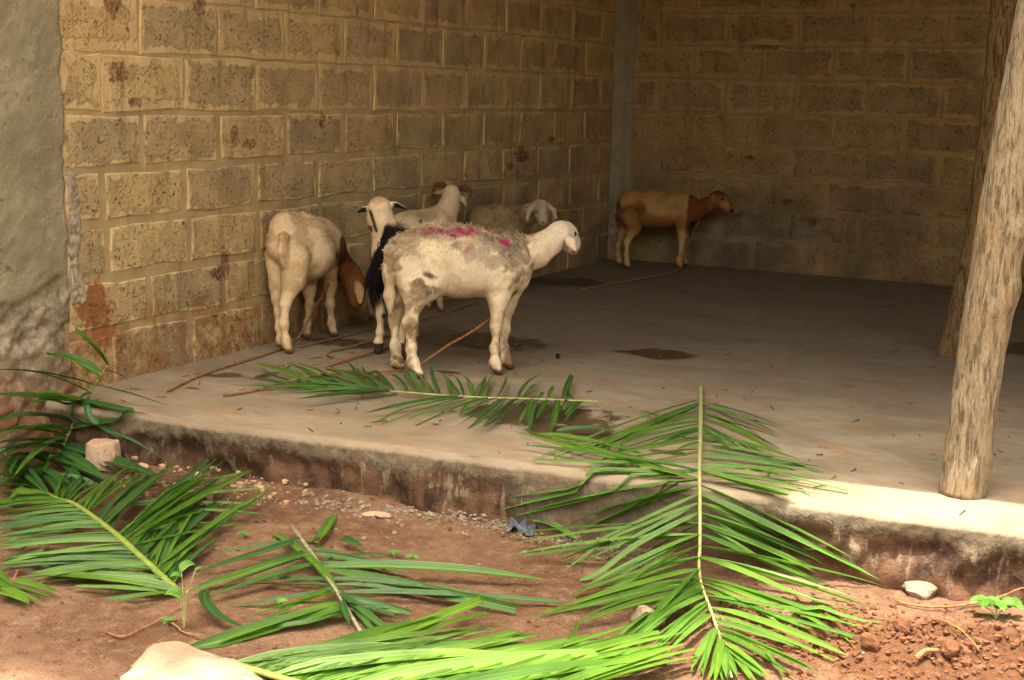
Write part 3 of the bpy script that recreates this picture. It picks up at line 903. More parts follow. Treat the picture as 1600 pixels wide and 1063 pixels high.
# --- big white ewe in front, side on
B1 = Body(540, 270, 3.1275, 5.76)
B1.chain([(290, 405, 5.73, 97), (425, 412, 5.74, 148), (560, 442, 5.76, 166), (690, 448, 5.78, 152), (780, 440, 5.80, 130)], .03, 1.22)
B1.chain([(300, 345, 5.73, 42), (440, 296, 5.74, 34), (600, 312, 5.76, 34), (720, 328, 5.79, 30), (860, 360, 5.82, 36)], .035)
B1.chain([(770, 480, 5.80, 100), (838, 520, 5.82, 64)], .03, 1.15)
B1.chain([(820, 405, 5.81, 96), (925, 388, 5.83, 76), (1000, 338, 5.85, 60), (1045, 300, 5.87, 56)], .03, 1.1)
B1.chain([(1050, 292, 5.87, 56), (1078, 300, 5.90, 52), (1100, 345, 5.93, 42), (1108, 372, 5.97, 30)], .02)
B1.chain([(1076, 308, 5.835, 12), (1098, 342, 5.785, 23), (1124, 382, 5.78, 11)], .004, 2.3)
B1.chain([(225, 395, 5.70, 36), (214, 500, 5.68, 28), (214, 600, 5.68, 24), (219, 690, 5.69, 10)], .02)
B1.leg([(315, 450, 100), (350, 560, 76), (335, 650, 48), (316, 735, 36), (320, 850, 29), (330, 930, 30), (356, 985, 28)], 5.68, .03)
B1.chain([(345, 560, 5.66, 60), (418, 560, 5.67, 40), (470, 545, 5.70, 40)], .05)
B1.leg([(255, 480, 80), (246, 620, 48), (240, 715, 32), (242, 850, 27), (250, 925, 29), (268, 952, 22)], 5.78, .03)
B1.leg([(775, 500, 84), (748, 620, 46), (736, 745, 31), (729, 860, 24), (731, 930, 27), (744, 966, 25)], 5.75, .03)
B1.leg([(815, 540, 66), (786, 660, 36), (775, 765, 28), (773, 860, 22), (782, 912, 25), (800, 942, 22)], 5.86, .03)
def col1(u, v, V, N):
    c = np.tile(CREAM, (len(V), 1)) * (1 + .10 * fbm(V, 9, 11, 3))[:, None]
    c = patch(c, .55 * sstep(.0, .5, fbm(V, 13, 12, 3)) * sstep(1000, 880, u), (.47, .34, .19))
    c = patch(c, .6 * blob(u, v, 700, 385, 150, 75, V, 30, .9, 13), (.26, .205, .145))          # grey grime over the shoulder
    c = patch(c, .7 * blob(u, v, 830, 390, 62, 105, V, 34, 1.0, 14), (.20, .15, .095))
    c = patch(c, .6 * blob(u, v, 600, 285, 330, 26, V, 24, .8, 15), (.26, .17, .09))
    c = patch(c, .75 * sstep(555, 625, v) * sstep(420, 460, u) * sstep(730, 690, u), (.33, .19, .085))
    dr = .75 + .25 * sstep(-.3, .35, fbm(V, 70, 9, 3))
    c = patch(c, .85 * dr * blob(u, v, 385, 562, 48, 40, V, 34, 1.1, 16), (.10, .05, .024))          # dried dung on the thigh
    c = patch(c, .9 * dr * blob(u, v, 318, 770, 30, 45, V, 34, 1.0, 17), (.10, .048, .022))
    c = patch(c, .7 * dr * blob(u, v, 345, 650, 60, 80, V, 40, 1.5, 18), (.22, .125, .062))
    c = patch(c, .75 * dr * blob(u, v, 222, 440, 38, 60, V, 30, 1.0, 19), (.13, .065, .03))
    c = patch(c, .8 * blob(u, v, 405, 500, 25, 15, V, 30, .7, 20), (.05, .028, .014))
    c = patch(c, .9 * blob(u, v, 245, 905, 28, 40, V, 40, 1.2, 21), (.11, .05, .024))
    c = patch(c, .9 * sstep(600, 860, v) * sstep(-.2, .5, fbm(V * [1, 1, .6], 30, 22, 4)), (.26, .14, .065))
    c = patch(c, .55 * blob(u, v, 215, 560, 30, 160, V, 20, .8, 26), (.33, .215, .11))
    pk = blob(u, v, 530, 287, 128, 20, V, 34, .9, 23) * (.45 + .55 * sstep(-.3, .4, fbm(V, 60, 29, 2)))
    c = patch(c, .95 * pk, (.46, .022, .135)); c = patch(c, .9 * blob(u, v, 762, 343, 50, 15, V, 30, .9, 24), (.46, .02, .13))
    c = patch(c, .6 * blob(u, v, 592, 372, 10, 16, V, 30, .5, 25), (.5, .06, .2))
    c = patch(c, sstep(965, 1010, u) * .75, (.74, .62, .46))
    c = patch(c, .55 * blob(u, v, 1090, 330, 14, 36, V, 30, .3, 27) * sstep(5.86, 5.90, (V - CAM) @ FW), (.30, .18, .09))  # shade line behind the ear, painted on the head
    c = patch(c, .8 * blob(u, v, 1116, 388, 8, 7, V, 30, .2, 28), (.12, .06, .04))
    return hoof_paint(c, V)
def fl1(u, v, V, N):
    d = sstep(960, 880, u) * sstep(560, 420, v) * (.10 + 2.0 * sstep(.15, .8, N[:, 2]))
    L = .008 + .015 * sstep(.3, .9, N[:, 2]) * sstep(-.4, .4, fbm(V, 16, 33, 2))
    return 15000, d + 1e-9, L, (-.6 * RT + .75 * DOWN), .35
def rope_collar(u, v, d, ru, rv, tilt, n=28):
    pass
animal('white_sheep', 'largest sheep, muddy white with bright pink paint streaks on its back, standing side on', 'sheep',
       B1, .0062, col1, FLOCK, .0035, 1, fl1, eyes=((1116, 300, 5.870, .012),))

# --- cream sheep with a brown head, seen from behind, grazing by the wall
B2 = Body(380, 270, 3.1275, 6.25)
B2.chain([(212, 296, 6.16, 88), (300, 322, 6.25, 96), (395, 330, 6.44, 88)], .03)
B2.chain([(200, 360, 6.15, 84), (325, 404, 6.28, 115), (410, 390, 6.42, 80)], .03)
B2.chain([(200, 240, 6.15, 44), (290, 232, 6.25, 24), (385, 262, 6.42, 30)], .04)
B2.chain([(430, 370, 6.46, 74), (482, 462, 6.56, 55), (515, 500, 6.60, 54)], .03)
B2.chain([(520, 495, 6.60, 56), (550, 555, 6.60, 52), (552, 612, 6.60, 38), (552, 640, 6.60, 26)], .02)
B2.chain([(556, 530, 6.53, 15), (568, 578, 6.49, 27), (572, 630, 6.48, 14)], .005, 2.2)
B2.chain([(585, 520, 6.64, 14), (604, 540, 6.66, 14)], .01)
B2.chain([(197, 320, 6.06, 28), (192, 390, 6.05, 20), (196, 455, 6.06, 9)], .02)
B2.leg([(165, 410, 62), (168, 550, 40), (164, 622, 28), (176, 760, 20), (183, 815, 22), (188, 846, 20)], 6.2)
B2.leg([(250, 420, 80), (248, 520, 58), (206, 640, 32), (200, 745, 23), (205, 820, 24), (222, 868, 22)], 6.12)
B2.leg([(330, 470, 50), (322, 580, 29), (324, 650, 23), (313, 740, 18), (312, 795, 21)], 6.42)
B2.leg([(420, 440, 54), (426, 550, 29), (422, 640, 24), (432, 735, 18), (443, 785, 21)], 6.48)
def col2(u, v, V, N):
    c = np.tile(CREAM * [.98, .90, .80], (len(V), 1)) * (1 + .09 * fbm(V, 9, 41, 3))[:, None]
    c = patch(c, .6 * sstep(.0, .5, fbm(V, 14, 42, 3)), (.46, .31, .155))
    c = patch(c, .6 * blob(u, v, 205, 400, 22, 95, V, 20, .6, 43), (.36, .20, .085))
    c = patch(c, .6 * sstep(480, 520, v) * sstep(280, 300, u) * sstep(560, 540, v), (.37, .20, .085))
    e = u + .25 * (v - 400) * (v < 400) + 12 * fbm(V, 20, 44, 2)
    c = patch(c, sstep(448, 468, e) * sstep(560, 500, v - 100 * (u > 450)), (.155, .058, .020))
    hd = sstep(470, 485, u) * sstep(430, 450, v)
    c = patch(c, hd, (.28, .115, .04))
    c = patch(c, hd * sstep(6.545, 6.52, (V - CAM) @ FW) * sstep(520, 545, v), (.52, .33, .17))
    c = patch(c, .8 * blob(u, v, 604, 545, 14, 14, V, 20, .1, 46), (.02, .012, .008))
    c = patch(c, .5 * sstep(600, 680, v) * sstep(450, 440, u) * sstep(0, .4, fbm(V, 25, 47, 2)), (.36, .20, .09))
    return hoof_paint(c, V, (.17, .075, .028))
def fl2(u, v, V, N):
    d = sstep(470, 430, u) * sstep(560, 480, v) * (.05 + sstep(.2, .9, N[:, 2]) + 1.2 * blob(u, v, 115, 330, 20, 40, V, 10, .1, 48))
    return 3500, d + 1e-9, .012, (.5 * -RT + .9 * DOWN), .4
def rag2(root, B, V, F, N, u, v, col): pass
animal('cream_sheep', 'cream sheep with a brown head, seen from behind, grazing head down beside the side wall', 'sheep', B2, .0068, col2, FLOCK, .002, 51, fl2)

# --- black and white sheep behind the big one, head turned away
B3 = Body(380, 270, 3.1275, 6.10)
B3.chain([(666, 172, 6.04, 50), (652, 215, 6.08, 42), (640, 250, 6.13, 30), (634, 268, 6.16, 20)], .02)
B3.chain([(668, 178, 6.05, 50), (682, 250, 6.06, 56), (715, 350, 6.10, 84)], .03)
B3.chain([(730, 400, 6.12, 100), (800, 415, 6.30, 118), (860, 410, 6.46, 104)], .03)
B3.chain([(705, 300, 6.10, 60), (770, 300, 6.2, 50), (850, 335, 6.4, 50)], .04)
B3.chain([(615, 176, 6.05, 10), (590, 178, 6.04, 15), (560, 192, 6.05, 8)], .008, 1.3)
B3.chain([(712, 152, 6.05, 12), (745, 156, 6.05, 14), (796, 173, 6.07, 6)], .008, 1.3)
B3.leg([(690, 480, 66), (668, 590, 36), (672, 690, 25), (668, 780, 19), (662, 830, 22), (660, 868, 22)], 6.10)
B3.leg([(750, 480, 60), (765, 620, 34), (770, 720, 24), (772, 800, 18), (775, 860, 20), (777, 905, 20)], 6.04)
B3.leg([(835, 460, 70), (835, 560, 44), (815, 650, 26), (812, 740, 19), (818, 805, 20)], 6.42)
B3.leg([(850, 460, 70), (855, 560, 44), (842, 650, 26), (838, 730, 19), (842, 790, 20)], 6.52)
def col3(u, v, V, N):
    c = np.tile(CREAM * [1.02, .97, .92], (len(V), 1)) * (1 + .08 * fbm(V, 9, 61, 3))[:, None]
    c = patch(c, .6 * blob(u, v, 665, 132, 50, 22, V, 22, .5, 62), (.42, .24, .10))
    blk = sstep(0, 18, (u - 690) + .40 * (v - 255) + 10 * fbm(V, 22, 63, 2)) * sstep(230, 262, v + .25 * (700 - u)) * sstep(600, 560, v)
    c = patch(c, blk, (.022, .018, .016))
    c = patch(c, sstep(0, 8, 12 - np.abs((u - 622) - .30 * (v - 190))) * sstep(172, 190, v) * sstep(300, 285, v), (.020, .016, .015))
    c = patch(c, .9 * sstep(640, 625, u) * sstep(255, 265, v) * sstep(300, 285, v), (.03, .02, .018))
    ear = np.maximum(sstep(608, 600, u) * sstep(222, 214, v), sstep(728, 738, u) * sstep(205, 198, v) * sstep(5.9, 5.95, (V - CAM) @ FW)) * sstep(6.2, 6.15, (V - CAM) @ FW)
    c = patch(c, ear * sstep(.75, .45, N[:, 2]), (.018, .015, .014))
    c = patch(c, .95 * sstep(830, 836, v), (.012, .010, .009))
    c = patch(c, .9 * blob(u, v, 686, 702, 12, 14, V, 30, .3, 64), (.02, .015, .012))
    return c
def mane3(root, B, V, F, N, u, v, col):
    d = sstep(0, 18, (u - 690) + .40 * (v - 255)) * sstep(235, 265, v) * sstep(580, 520, v) * sstep(800, 760, u)
    d = d * (.4 + 1.6 * sstep(740, 660, u))
    L = .03 + .065 * sstep(300, 420, v)
    c2 = np.tile([.016, .013, .012], (len(V), 1)); c2 = patch(c2, sstep(285, 255, v) * sstep(740, 760, u), (.20, .13, .07))
    P4, fc, cc = tufts(V, F, N, c2, 4200, d + 1e-9, L, (DOWN - .12 * RT), .14, 65, .0024, .13)
    o = mesh_obj('mane', P4, fc, M_COAT, root, loc=tuple(root_loc(root)), cols=cc); tag(o, kind='stuff')
animal('pied_sheep', 'white sheep with a shaggy black mane and black ears, half hidden behind the pink-streaked one', 'sheep', B3, .0066, col3, FLOCK, .002, 66, None, extra=mane3)

# --- horned one by the wall, looking away
B4 = Body(380, 270, 3.1275, 7.2)
B4.chain([(690, 318, 7.02, 66), (800, 292, 7.12, 90), (945, 268, 7.3, 86)], .04)
B4.chain([(700, 262, 7.02, 26), (820, 222, 7.15, 24), (930, 206, 7.28, 34)], .04)
B4.chain([(970, 240, 7.3, 78), (1005, 165, 7.32, 47), (1016, 115, 7.33, 42)], .03)
B4.chain([(1017, 100, 7.33, 42), (1012, 98, 7.42, 38), (1006, 92, 7.52, 26)], .02)
B4.chain([(982, 98, 7.34, 9), (960, 96, 7.35, 12), (936, 101, 7.36, 6)], .008)
B4.chain([(1050, 112, 7.34, 10), (1072, 132, 7.35, 13), (1088, 156, 7.36, 7)], .008)
B4.leg([(680, 380, 58), (642, 480, 34), (622, 570, 22), (620, 630, 17), (630, 702, 17)], 7.05)
B4.leg([(720, 400, 56), (690, 500, 32), (676, 580, 20), (674, 640, 16), (684, 690, 17)], 7.15)
B4.leg([(960, 350, 50), (962, 480, 30), (964, 570, 21), (958, 620, 16), (966, 664, 18)], 7.3)
B4.leg([(930, 350, 50), (910, 480, 30), (903, 570, 21), (900, 620, 16), (905, 656, 16)], 7.36)
def col4(u, v, V, N):
    c = np.tile(CREAM * [.88, .84, .76], (len(V), 1)) * (1 + .08 * fbm(V, 9, 71, 3))[:, None]
    c = patch(c, .75 * sstep(0, 16, 26 - np.abs(u - 1000 - .25 * (v - 200))) * sstep(170, 230, v), (.40, .26, .13))
    c = patch(c, .5 * blob(u, v, 900, 210, 100, 40, V, 20, .7, 72), (.40, .28, .15))
    c = patch(c, .9 * blob(u, v, 868, 238, 7, 14, V, 30, .3, 73), (.10, .07, .05))
    c = patch(c, .6 * sstep(480, 560, v), (.34, .20, .10))
    return hoof_paint(c, V, (.20, .10, .045))
def horns4(root, B, V, F, N, u, v, col):
    for pts in ([(992, 74, 7.33, 14), (972, 58, 7.31, 15), (945, 60, 7.29, 13), (928, 78, 7.28, 9), (926, 92, 7.28, 4)],
                [(1050, 80, 7.33, 14), (1078, 72, 7.31, 15), (1100, 84, 7.29, 13), (1110, 104, 7.28, 9), (1106, 120, 7.28, 4)]):
        H = Body(380, 270, 3.1275, 7.3); H.chain(pts, .004)
        v2, f2 = H.build(.004)
        mesh_obj('horn', v2, f2, M_HORN, root, smooth=True, loc=tuple(np.mean(v2, 0)))
animal('horned_sheep', 'white sheep with curled brown horns, looking away at the wall behind the pied one', 'sheep', B4, .0075, col4, FLOCK, .0015, 74, None, extra=horns4)

# --- woolly tan one facing the lens over the big one's back
B5 = Body(540, 270, 3.1275, 7.75)
B5.chain([(665, 245, 7.86, 78), (740, 250, 7.84, 86), (815, 250, 7.80, 80)], .03)
B5.chain([(850, 235, 7.76, 58), (905, 200, 7.66, 46), (945, 175, 7.58, 40)], .03)
B5.chain([(955, 168, 7.55, 40), (958, 205, 7.49, 32), (964, 240, 7.43, 21)], .015)
B5.chain([(918, 158, 7.54, 9), (898, 185, 7.53, 14), (887, 228, 7.52, 7)], .008)
B5.chain([(995, 160, 7.54, 9), (1017, 185, 7.54, 13), (1031, 226, 7.54, 7)], .008)
B5.leg([(650, 330, 48), (642, 450, 28), (634, 520, 18), (636, 570, 15), (640, 602, 16)], 7.84)
B5.leg([(690, 330, 48), (684, 450, 28), (676, 520, 18), (676, 560, 15), (680, 590, 16)], 7.92)
B5.leg([(800, 330, 44), (786, 450, 24), (780, 520, 18), (778, 560, 15), (782, 604, 16)], 7.75)
B5.leg([(830, 330, 40), (800, 450, 24), (792, 520, 18), (790, 550, 15), (794, 590, 16)], 7.85)
def col5(u, v, V, N):
    c = np.tile(np.array([.43, .31, .165]), (len(V), 1)) * (1 + .14 * fbm(V, 11, 81, 3))[:, None]
    c = patch(c, .5 * sstep(.0, .5, fbm(V * [1, 1, .4], 22, 82, 2)), (.28, .18, .085))
    hd = sstep(868, 885, u)
    c = patch(c, .85 * hd, (.46, .37, .25))
    c = patch(c, hd * .8 * blob(u, v, 965, 243, 10, 9, V, 30, .2, 83), (.03, .02, .016))
    c = patch(c, hd * .6 * blob(u, v, 932, 192, 12, 12, V, 30, .3, 84), (.12, .08, .05))
    c = patch(c, hd * .6 * blob(u, v, 984, 196, 12, 12, V, 30, .3, 84), (.12, .08, .05))
    return hoof_paint(c, V)
def fl5(u, v, V, N):
    d = sstep(880, 860, u) * sstep(420, 360, v)
    return 7000, d + 1e-9, .020, (.15 * RT + DOWN), .35
animal('woolly_sheep', 'woolly tan sheep with drooping ears, facing out over the back of the pink-marked one', 'sheep', B5, .0075, col5, FLOCK, .004, 85, fl5,
       eyes=((934, 190, 7.492, .011), (981, 194, 7.492, .011)))

# --- brown lamb by the back wall
B6 = Body(900, 260, 5.0, 9.4)
B6.chain([(430, 290, 9.449, 94), (560, 335, 9.399, 134), (700, 345, 9.345, 128), (800, 338, 9.307, 118), (862, 335, 9.283, 100)], .04, 1.2)
B6.chain([(420, 240, 9.452, 50), (600, 232, 9.384, 36), (760, 252, 9.322, 32), (860, 262, 9.284, 34)], .04)
B6.chain([(880, 330, 9.276, 96), (930, 360, 9.257, 74), (1010, 310, 9.227, 58), (1080, 275, 9.200, 56)], .03)
B6.chain([(1105, 250, 9.190, 60), (1140, 270, 9.177, 58), (1180, 320, 9.162, 40), (1212, 345, 9.150, 25)], .02)
B6.chain([(1075, 225, 9.122, 16), (1070, 255, 9.124, 23), (1078, 292, 9.121, 14)], .01, 1.6)
B6.chain([(345, 300, 9.481, 28), (338, 380, 9.484, 24), (345, 450, 9.481, 12)], .02)
B6.leg([(430, 400, 84), (455, 480, 52), (400, 590, 27), (394, 690, 20), (396, 745, 23), (412, 788, 23)], 9.34)
B6.leg([(395, 420, 70), (372, 510, 40), (332, 600, 25), (330, 690, 19), (336, 735, 21), (350, 762, 20)], 9.50)
B6.leg([(830, 430, 64), (832, 540, 35), (824, 640, 24), (808, 720, 19), (806, 755, 21), (818, 788, 22)], 9.24)
B6.leg([(860, 430, 60), (852, 560, 32), (846, 650, 22), (842, 710, 18), (846, 745, 20), (862, 768, 20)], 9.34)
def col6(u, v, V, N):
    c = np.tile(np.array([.46, .27, .105]), (len(V), 1)) * (1 + .26 * fbm(V, 12, 91, 4))[:, None]
    c = patch(c, .8 * sstep(360, 430, v + 40 * fbm(V, 10, 92, 2)) * sstep(520, 480, v), (.27, .115, .035))
    c = patch(c, .8 * blob(u, v, 440, 370, 110, 90, V, 14, .6, 93), (.26, .105, .03))
    c = patch(c, .6 * blob(u, v, 500, 340, 40, 40, V, 14, .6, 94), (.10, .05, .022))
    e = u + 20 * fbm(V, 14, 95, 2)
    c = patch(c, sstep(855, 875, e) * sstep(540, 500, v), (.17, .062, .020))
    c = patch(c, sstep(1020, 1060, u), (.29, .125, .045))
    c = patch(c, .8 * sstep(355, 340, u) * sstep(500, 470, v), (.13, .05, .018))
    c = patch(c, .8 * blob(u, v, 1120, 212, 70, 30, V, 20, .3, 96), (.09, .034, .014))
    c = patch(c, .7 * blob(u, v, 1165, 305, 45, 30, V, 20, .3, 97), (.44, .24, .09))
    c = patch(c, .95 * blob(u, v, 1215, 345, 16, 16, V, 20, .2, 98), (.02, .012, .008))
    c = patch(c, .85 * sstep(540, 600, v) * sstep(-.5, .2, fbm(V, 22, 99, 2)), (.55, .40, .22))
    return hoof_paint(c, V, (.14, .055, .02))
def fl6(u, v, V, N):
    d = sstep(860, 830, u) * sstep(460, 400, v) * (.2 + sstep(.0, .8, N[:, 2]))
    return 3500, d + 1e-9, .014, (-.6 * RT + .8 * DOWN), .4
animal('brown_lamb', 'brown and tan lamb standing alone by the back wall, facing right', 'sheep', B6, .0085, col6, FLOCK, .002, 100, fl6,
       eyes=((1142, 258, 9.131, .011),))
# ------------------------------------------------------------------ cut palm fronds
M_FROND = mat_leaf('palm leaflet', (0.056, 0.146, 0.017), (0.122, 0.236, 0.034), .34, .33)
M_FRONDB = mat_leaf('bright palm leaflet', (0.060, 0.145, 0.013), (0.130, 0.240, 0.026), .32, .34)
M_FRONDD = mat_leaf('dark palm leaflet', (0.030, 0.088, 0.020), (0.058, 0.140, 0.030), .28, .36)
M_RACHIS = mat_plain('palm stem', (.27, .29, .10), .55, (.36, .36, .15), 30, .3, .35)
M_RACHISY = mat_plain('yellow palm stem', (.22, .27, .045), .5, (.13, .20, .035), 30, .3, .35)
M_RACHISG = mat_plain('dry grey palm stem', (.27, .24, .17), .7, (.17, .14, .09), 40, .4, .2)

def smooth_path(pts, n):
    """Catmull-Rom through pts, n samples"""
    p = np.array(pts, dtype=float)
    if len(p) == 2: return p[0] + np.linspace(0, 1, n)[:, None] * (p[1] - p[0])
    q = np.vstack([2 * p[0] - p[1], p, 2 * p[-1] - p[-2]])
    L = np.concatenate([[0], np.cumsum(np.linalg.norm(np.diff(p, axis=0), axis=1))])
    out = []
    for s in np.linspace(0, L[-1], n):
        i = min(np.searchsorted(L, s, side='right') - 1, len(p) - 2)
        t = (s - L[i]) / max(L[i + 1] - L[i], 1e-9)
        a, b, c, d = q[i], q[i + 1], q[i + 2], q[i + 3]
        out.append(.5 * ((2 * b) + (-a + c) * t + (2 * a - 5 * b + 4 * c - d) * t * t + (-a + 3 * b - 3 * c + d) * t ** 3))
    return np.array(out)

def tube_geo(path, rad, seg=8, flat=1.0, off=0):
    path = np.array(path); n = len(path)
    rad = np.broadcast_to(np.asarray(rad, dtype=float), (n,))
    T = np.gradient(path, axis=0); T /= np.maximum(np.linalg.norm(T, axis=1), 1e-9)[:, None]
    up = np.tile([0, 0, 1.0], (n, 1)); up[np.abs(T[:, 2]) > .95] = [1, 0, 0]
    s = np.cross(T, up); s /= np.linalg.norm(s, axis=1)[:, None]; w = np.cross(s, T)
    th = np.arange(seg) / seg * 2 * np.pi
    V = path[:, None, :] + rad[:, None, None] * (np.cos(th)[None, :, None] * s[:, None, :] + flat * np.sin(th)[None, :, None] * w[:, None, :])
    F = [(i * seg + j + off, i * seg + (j + 1) % seg + off, (i + 1) * seg + (j + 1) % seg + off, (i + 1) * seg + j + off) for i in range(n - 1) for j in range(seg)]
    F.append(tuple(off + j for j in range(seg - 1, -1, -1))); F.append(tuple(off + (n - 1) * seg + j for j in range(seg)))
    return V.reshape(-1, 3), F

def leaflet(parent, base, tip, width, mat, r, cut=False, arch=None, bend=0.0, nseg=12, name='leaflet', roll=None, via=None):
    base, tip = np.array(base, dtype=float), np.array(tip, dtype=float)
    L = np.linalg.norm(tip - base)
    t = np.linspace(0, 1, nseg + 1)
    arch = r.uniform(-.005, .028) * min(L, .6) if arch is None else arch
    pts = base + t[:, None] * (tip - base)
    if via is not None: pts = smooth_path([base] + list(via) + [tip], nseg + 1)
    pts[:, 2] += arch * 4 * t * (1 - t)
    lat = np.cross(tip - base, [0, 0, 1.0]); ln = np.linalg.norm(lat); lat = lat / ln if ln > 1e-6 else np.array([1., 0, 0])
    pts += lat * (bend * L * 4 * t * (1 - t))[:, None]
    kk = r.random()
    if kk < .22 and via is None:          # creased, tip hanging
        k0 = r.uniform(.5, .8); e = np.clip(t - k0, 0, 1)[:, None]
        pts += e * L * (lat * r.normal(0, .35) + np.array([0, 0, -r.uniform(.0, .35)]))
    # where the blade would sink into slab, riser or ground it lies on it instead
    for it in range(3):
        ey = edge_y(pts[:, 0]); inside = (pts[:, 1] > ey - .006) & (pts[:, 0] > 0)
        face = inside & (pts[:, 2] < -.035)
        pts[face, 1] = ey[face] - .010
        top = inside & ~face
        pts[top, 2] = np.maximum(pts[top, 2], .006)
        out = ~inside | face
        pts[out, 2] = np.maximum(pts[out, 2], ground_z(pts[out, 0], pts[out, 1]) + .006)
        if it < 2: pts[1:-1] = .5 * pts[1:-1] + .25 * (pts[:-2] + pts[2:])
    D = np.gradient(pts, axis=0); D /= np.maximum(np.linalg.norm(D, axis=1), 1e-6)[:, None]
    n0 = np.array([0, 0, 1.0]) + .25 * (-FW)
    ra, rb = (r.normal(0, .32), r.normal(0, .45)) if roll is None else roll
    rl = ra + (rb - ra) * t
    side = np.cross(D, n0); side /= np.linalg.norm(side, axis=1)[:, None]; nn = np.cross(side, D)
    s2 = side * np.cos(rl)[:, None] + nn * np.sin(rl)[:, None]; n2 = np.cross(s2, D)
    w = width * np.minimum(1, .38 + .62 * np.clip(t / .18, 0, 1) ** .8) * np.clip(1 - np.clip((t - .45) / .55, 0, 1) ** 2.6, 0.02, 1)
    if cut: w = width * np.minimum(1, .32 + .68 * np.clip(t / .22, 0, 1) ** .8) * (1 - .25 * np.clip((t - .5) / .5, 0, 1))
    fold = .42 * (1 - .55 * t)
    A = pts - s2 * w[:, None] * .5 + n2 * (w * fold)[:, None]
    B = pts + s2 * w[:, None] * .5 + n2 * (w * fold)[:, None]
    if cut: A[-1] += D[-1] * r.uniform(-.02, .02); B[-1] += D[-1] * r.uniform(-.02, .02)
    V = np.stack([A, pts, B], 1).reshape(-1, 3)
    gz = ground_z(V[:, 0], V[:, 1]) + .003
    V[:, 2] = np.maximum(V[:, 2], gz)
    F = []
    for i in range(nseg):
        a = 3 * i
        F += [(a, a + 1, a + 4, a + 3), (a + 1, a + 2, a + 5, a + 4)]
    vv = t * (.96 if not cut else .9)
    uv = np.stack([np.tile([0, .5, 1], nseg + 1), np.repeat(vv, 3)], -1)
    return mesh_obj(name, V, F, mat, parent, smooth=True, loc=tuple(base), uv=uv)

def pxof(Q):
    q = np.atleast_2d(Q) - CAM; d = q @ FW
    return np.stack([800 + FPX * (q @ RT) / d, 531.5 - FPX * (q @ UP) / d], -1)

def frond(label, stem, srad, org, sc, leaves, mats, seed, W=.032, stem_mat=None, stubs=False, tip_lift=.006, arch=None, fill=.55):
    r = np.random.default_rng(seed)
    path = smooth_path(stem, 60)
    root = empty('palm_frond', tuple(path[0]))
    tag(root, label, 'palm frond', 'cut palm fronds strewn for the flock')
    rad = np.interp(np.linspace(0, 1, 60), np.linspace(0, 1, len(srad)), srad)
    V, F = tube_geo(path, rad, 8, .75)
    mesh_obj('stem', V, F, stem_mat or M_RACHIS, root, smooth=True, loc=tuple(path[0]))
    pp = pxof(path)
    full = []
    for p0, p1 in zip(leaves, list(leaves[1:]) + [None]):
        full.append(p0)
        if p1 is not None and abs(p0[2] - p1[2]) + abs(p0[3] - p1[3]) < 420 and abs(p0[0] - p1[0]) < 90:
            for q in range(int(fill) + int(r.random() < fill - int(fill))):
                k = r.uniform(.15, .85)
                full.append(tuple(p0[i] * k + p1[i] * (1 - k) + (r.normal(0, 14) if i > 1 else 0) for i in range(4)) + (.8,))
    for lf in full:
        bu, bv, tu, tv = lf[:4]; w = lf[4] if len(lf) > 4 else 1.0; fl = lf[5] if len(lf) > 5 else ''
        b = np.array([org[0] + bu / sc, org[1] + bv / sc])
        i = np.argmin(((pp - b) ** 2).sum(1))
        base = path[i] if (((pp[i] - b) ** 2).sum() < 60 ** 2 and 'f' not in fl) else hit(b[0], b[1], .01) + [0, 0, .012]
        tip = hit(org[0] + tu / sc, org[1] + tv / sc) + np.array([0, 0, tip_lift + r.uniform(0, .02)])
        m = mats[0] if len(mats) == 1 else mats[r.integers(len(mats))]
        if 'y' in fl: m = M_FRONDB
        if 'd' in fl: m = M_FRONDD
        leaflet(root, base, tip, W * w * r.uniform(.8, 1.15), m, r, 'c' in fl or r.random() < .14, arch=arch, bend=r.uniform(-.02, .02))
        if stubs:
            ball('bud', path[i] + np.array([0, 0, .004]), .005, M_RACHISY, root, n=4)
    return root

# A: the long frond lying from the slab down over its edge
a0 = hit(1095, 612) + [0, 0, .022]; a1 = hit(1092, 752) + [0, 0, .034]; a2 = hit(1092, 930) + [0, 0, .055]
fix = [a1 + (a2 - a1) * k + np.array([0, 0, z]) for k, z in ((.25, .02), (.5, .025), (.75, .015))]
A = (780, 560); sA = 2.857
Z4 = lambda u, v: ((1040 + u / sA - 780) * sA, (691 + v / sA - 560) * sA)
Z3 = lambda u, v: ((500 + u / sA - 780) * sA, (691 + v / sA - 560) * sA)
LA = [(888, 185, 120, 485, .6), (888, 200, 330, 470, .5), (885, 240, 430, 400, .6), (883, 285, 290, 440, .8), (882, 300, 470, 440, .5, 'd'), (880, 325, 740, 390, .9, 'd'), (880, 360, 400, 480, .8), (880, 420, 350, 555, .6), (880, 380, 790, 440, .5),
      (880, 520, 75, 405, 1.0), (880, 540, 70, 325, .7), (880, 500, 600, 590, .8), (880, 470, 160, 470, .6), (880, 510, 0, 710, 1.0), (880, 560, 290, 735, .9), (878, 545, 375, 790, 1.1, 'c'), (880, 600, 300, 885, .9), (880, 640, 270, 930, 1.1), (880, 690, 350, 1000, 1.2, 'c'),
      (880, 720, 480, 860, .6), (880, 660, 560, 820, .6, 'd'), (880, 740, 60, 815, .7), (880, 800, 20, 915, .7), (880, 790, 350, 1060, 1.2), (880, 830, 470, 1045, .6), (880, 760, 580, 930, .6, 'd'), (880, 850, 420, 1100, .9)]
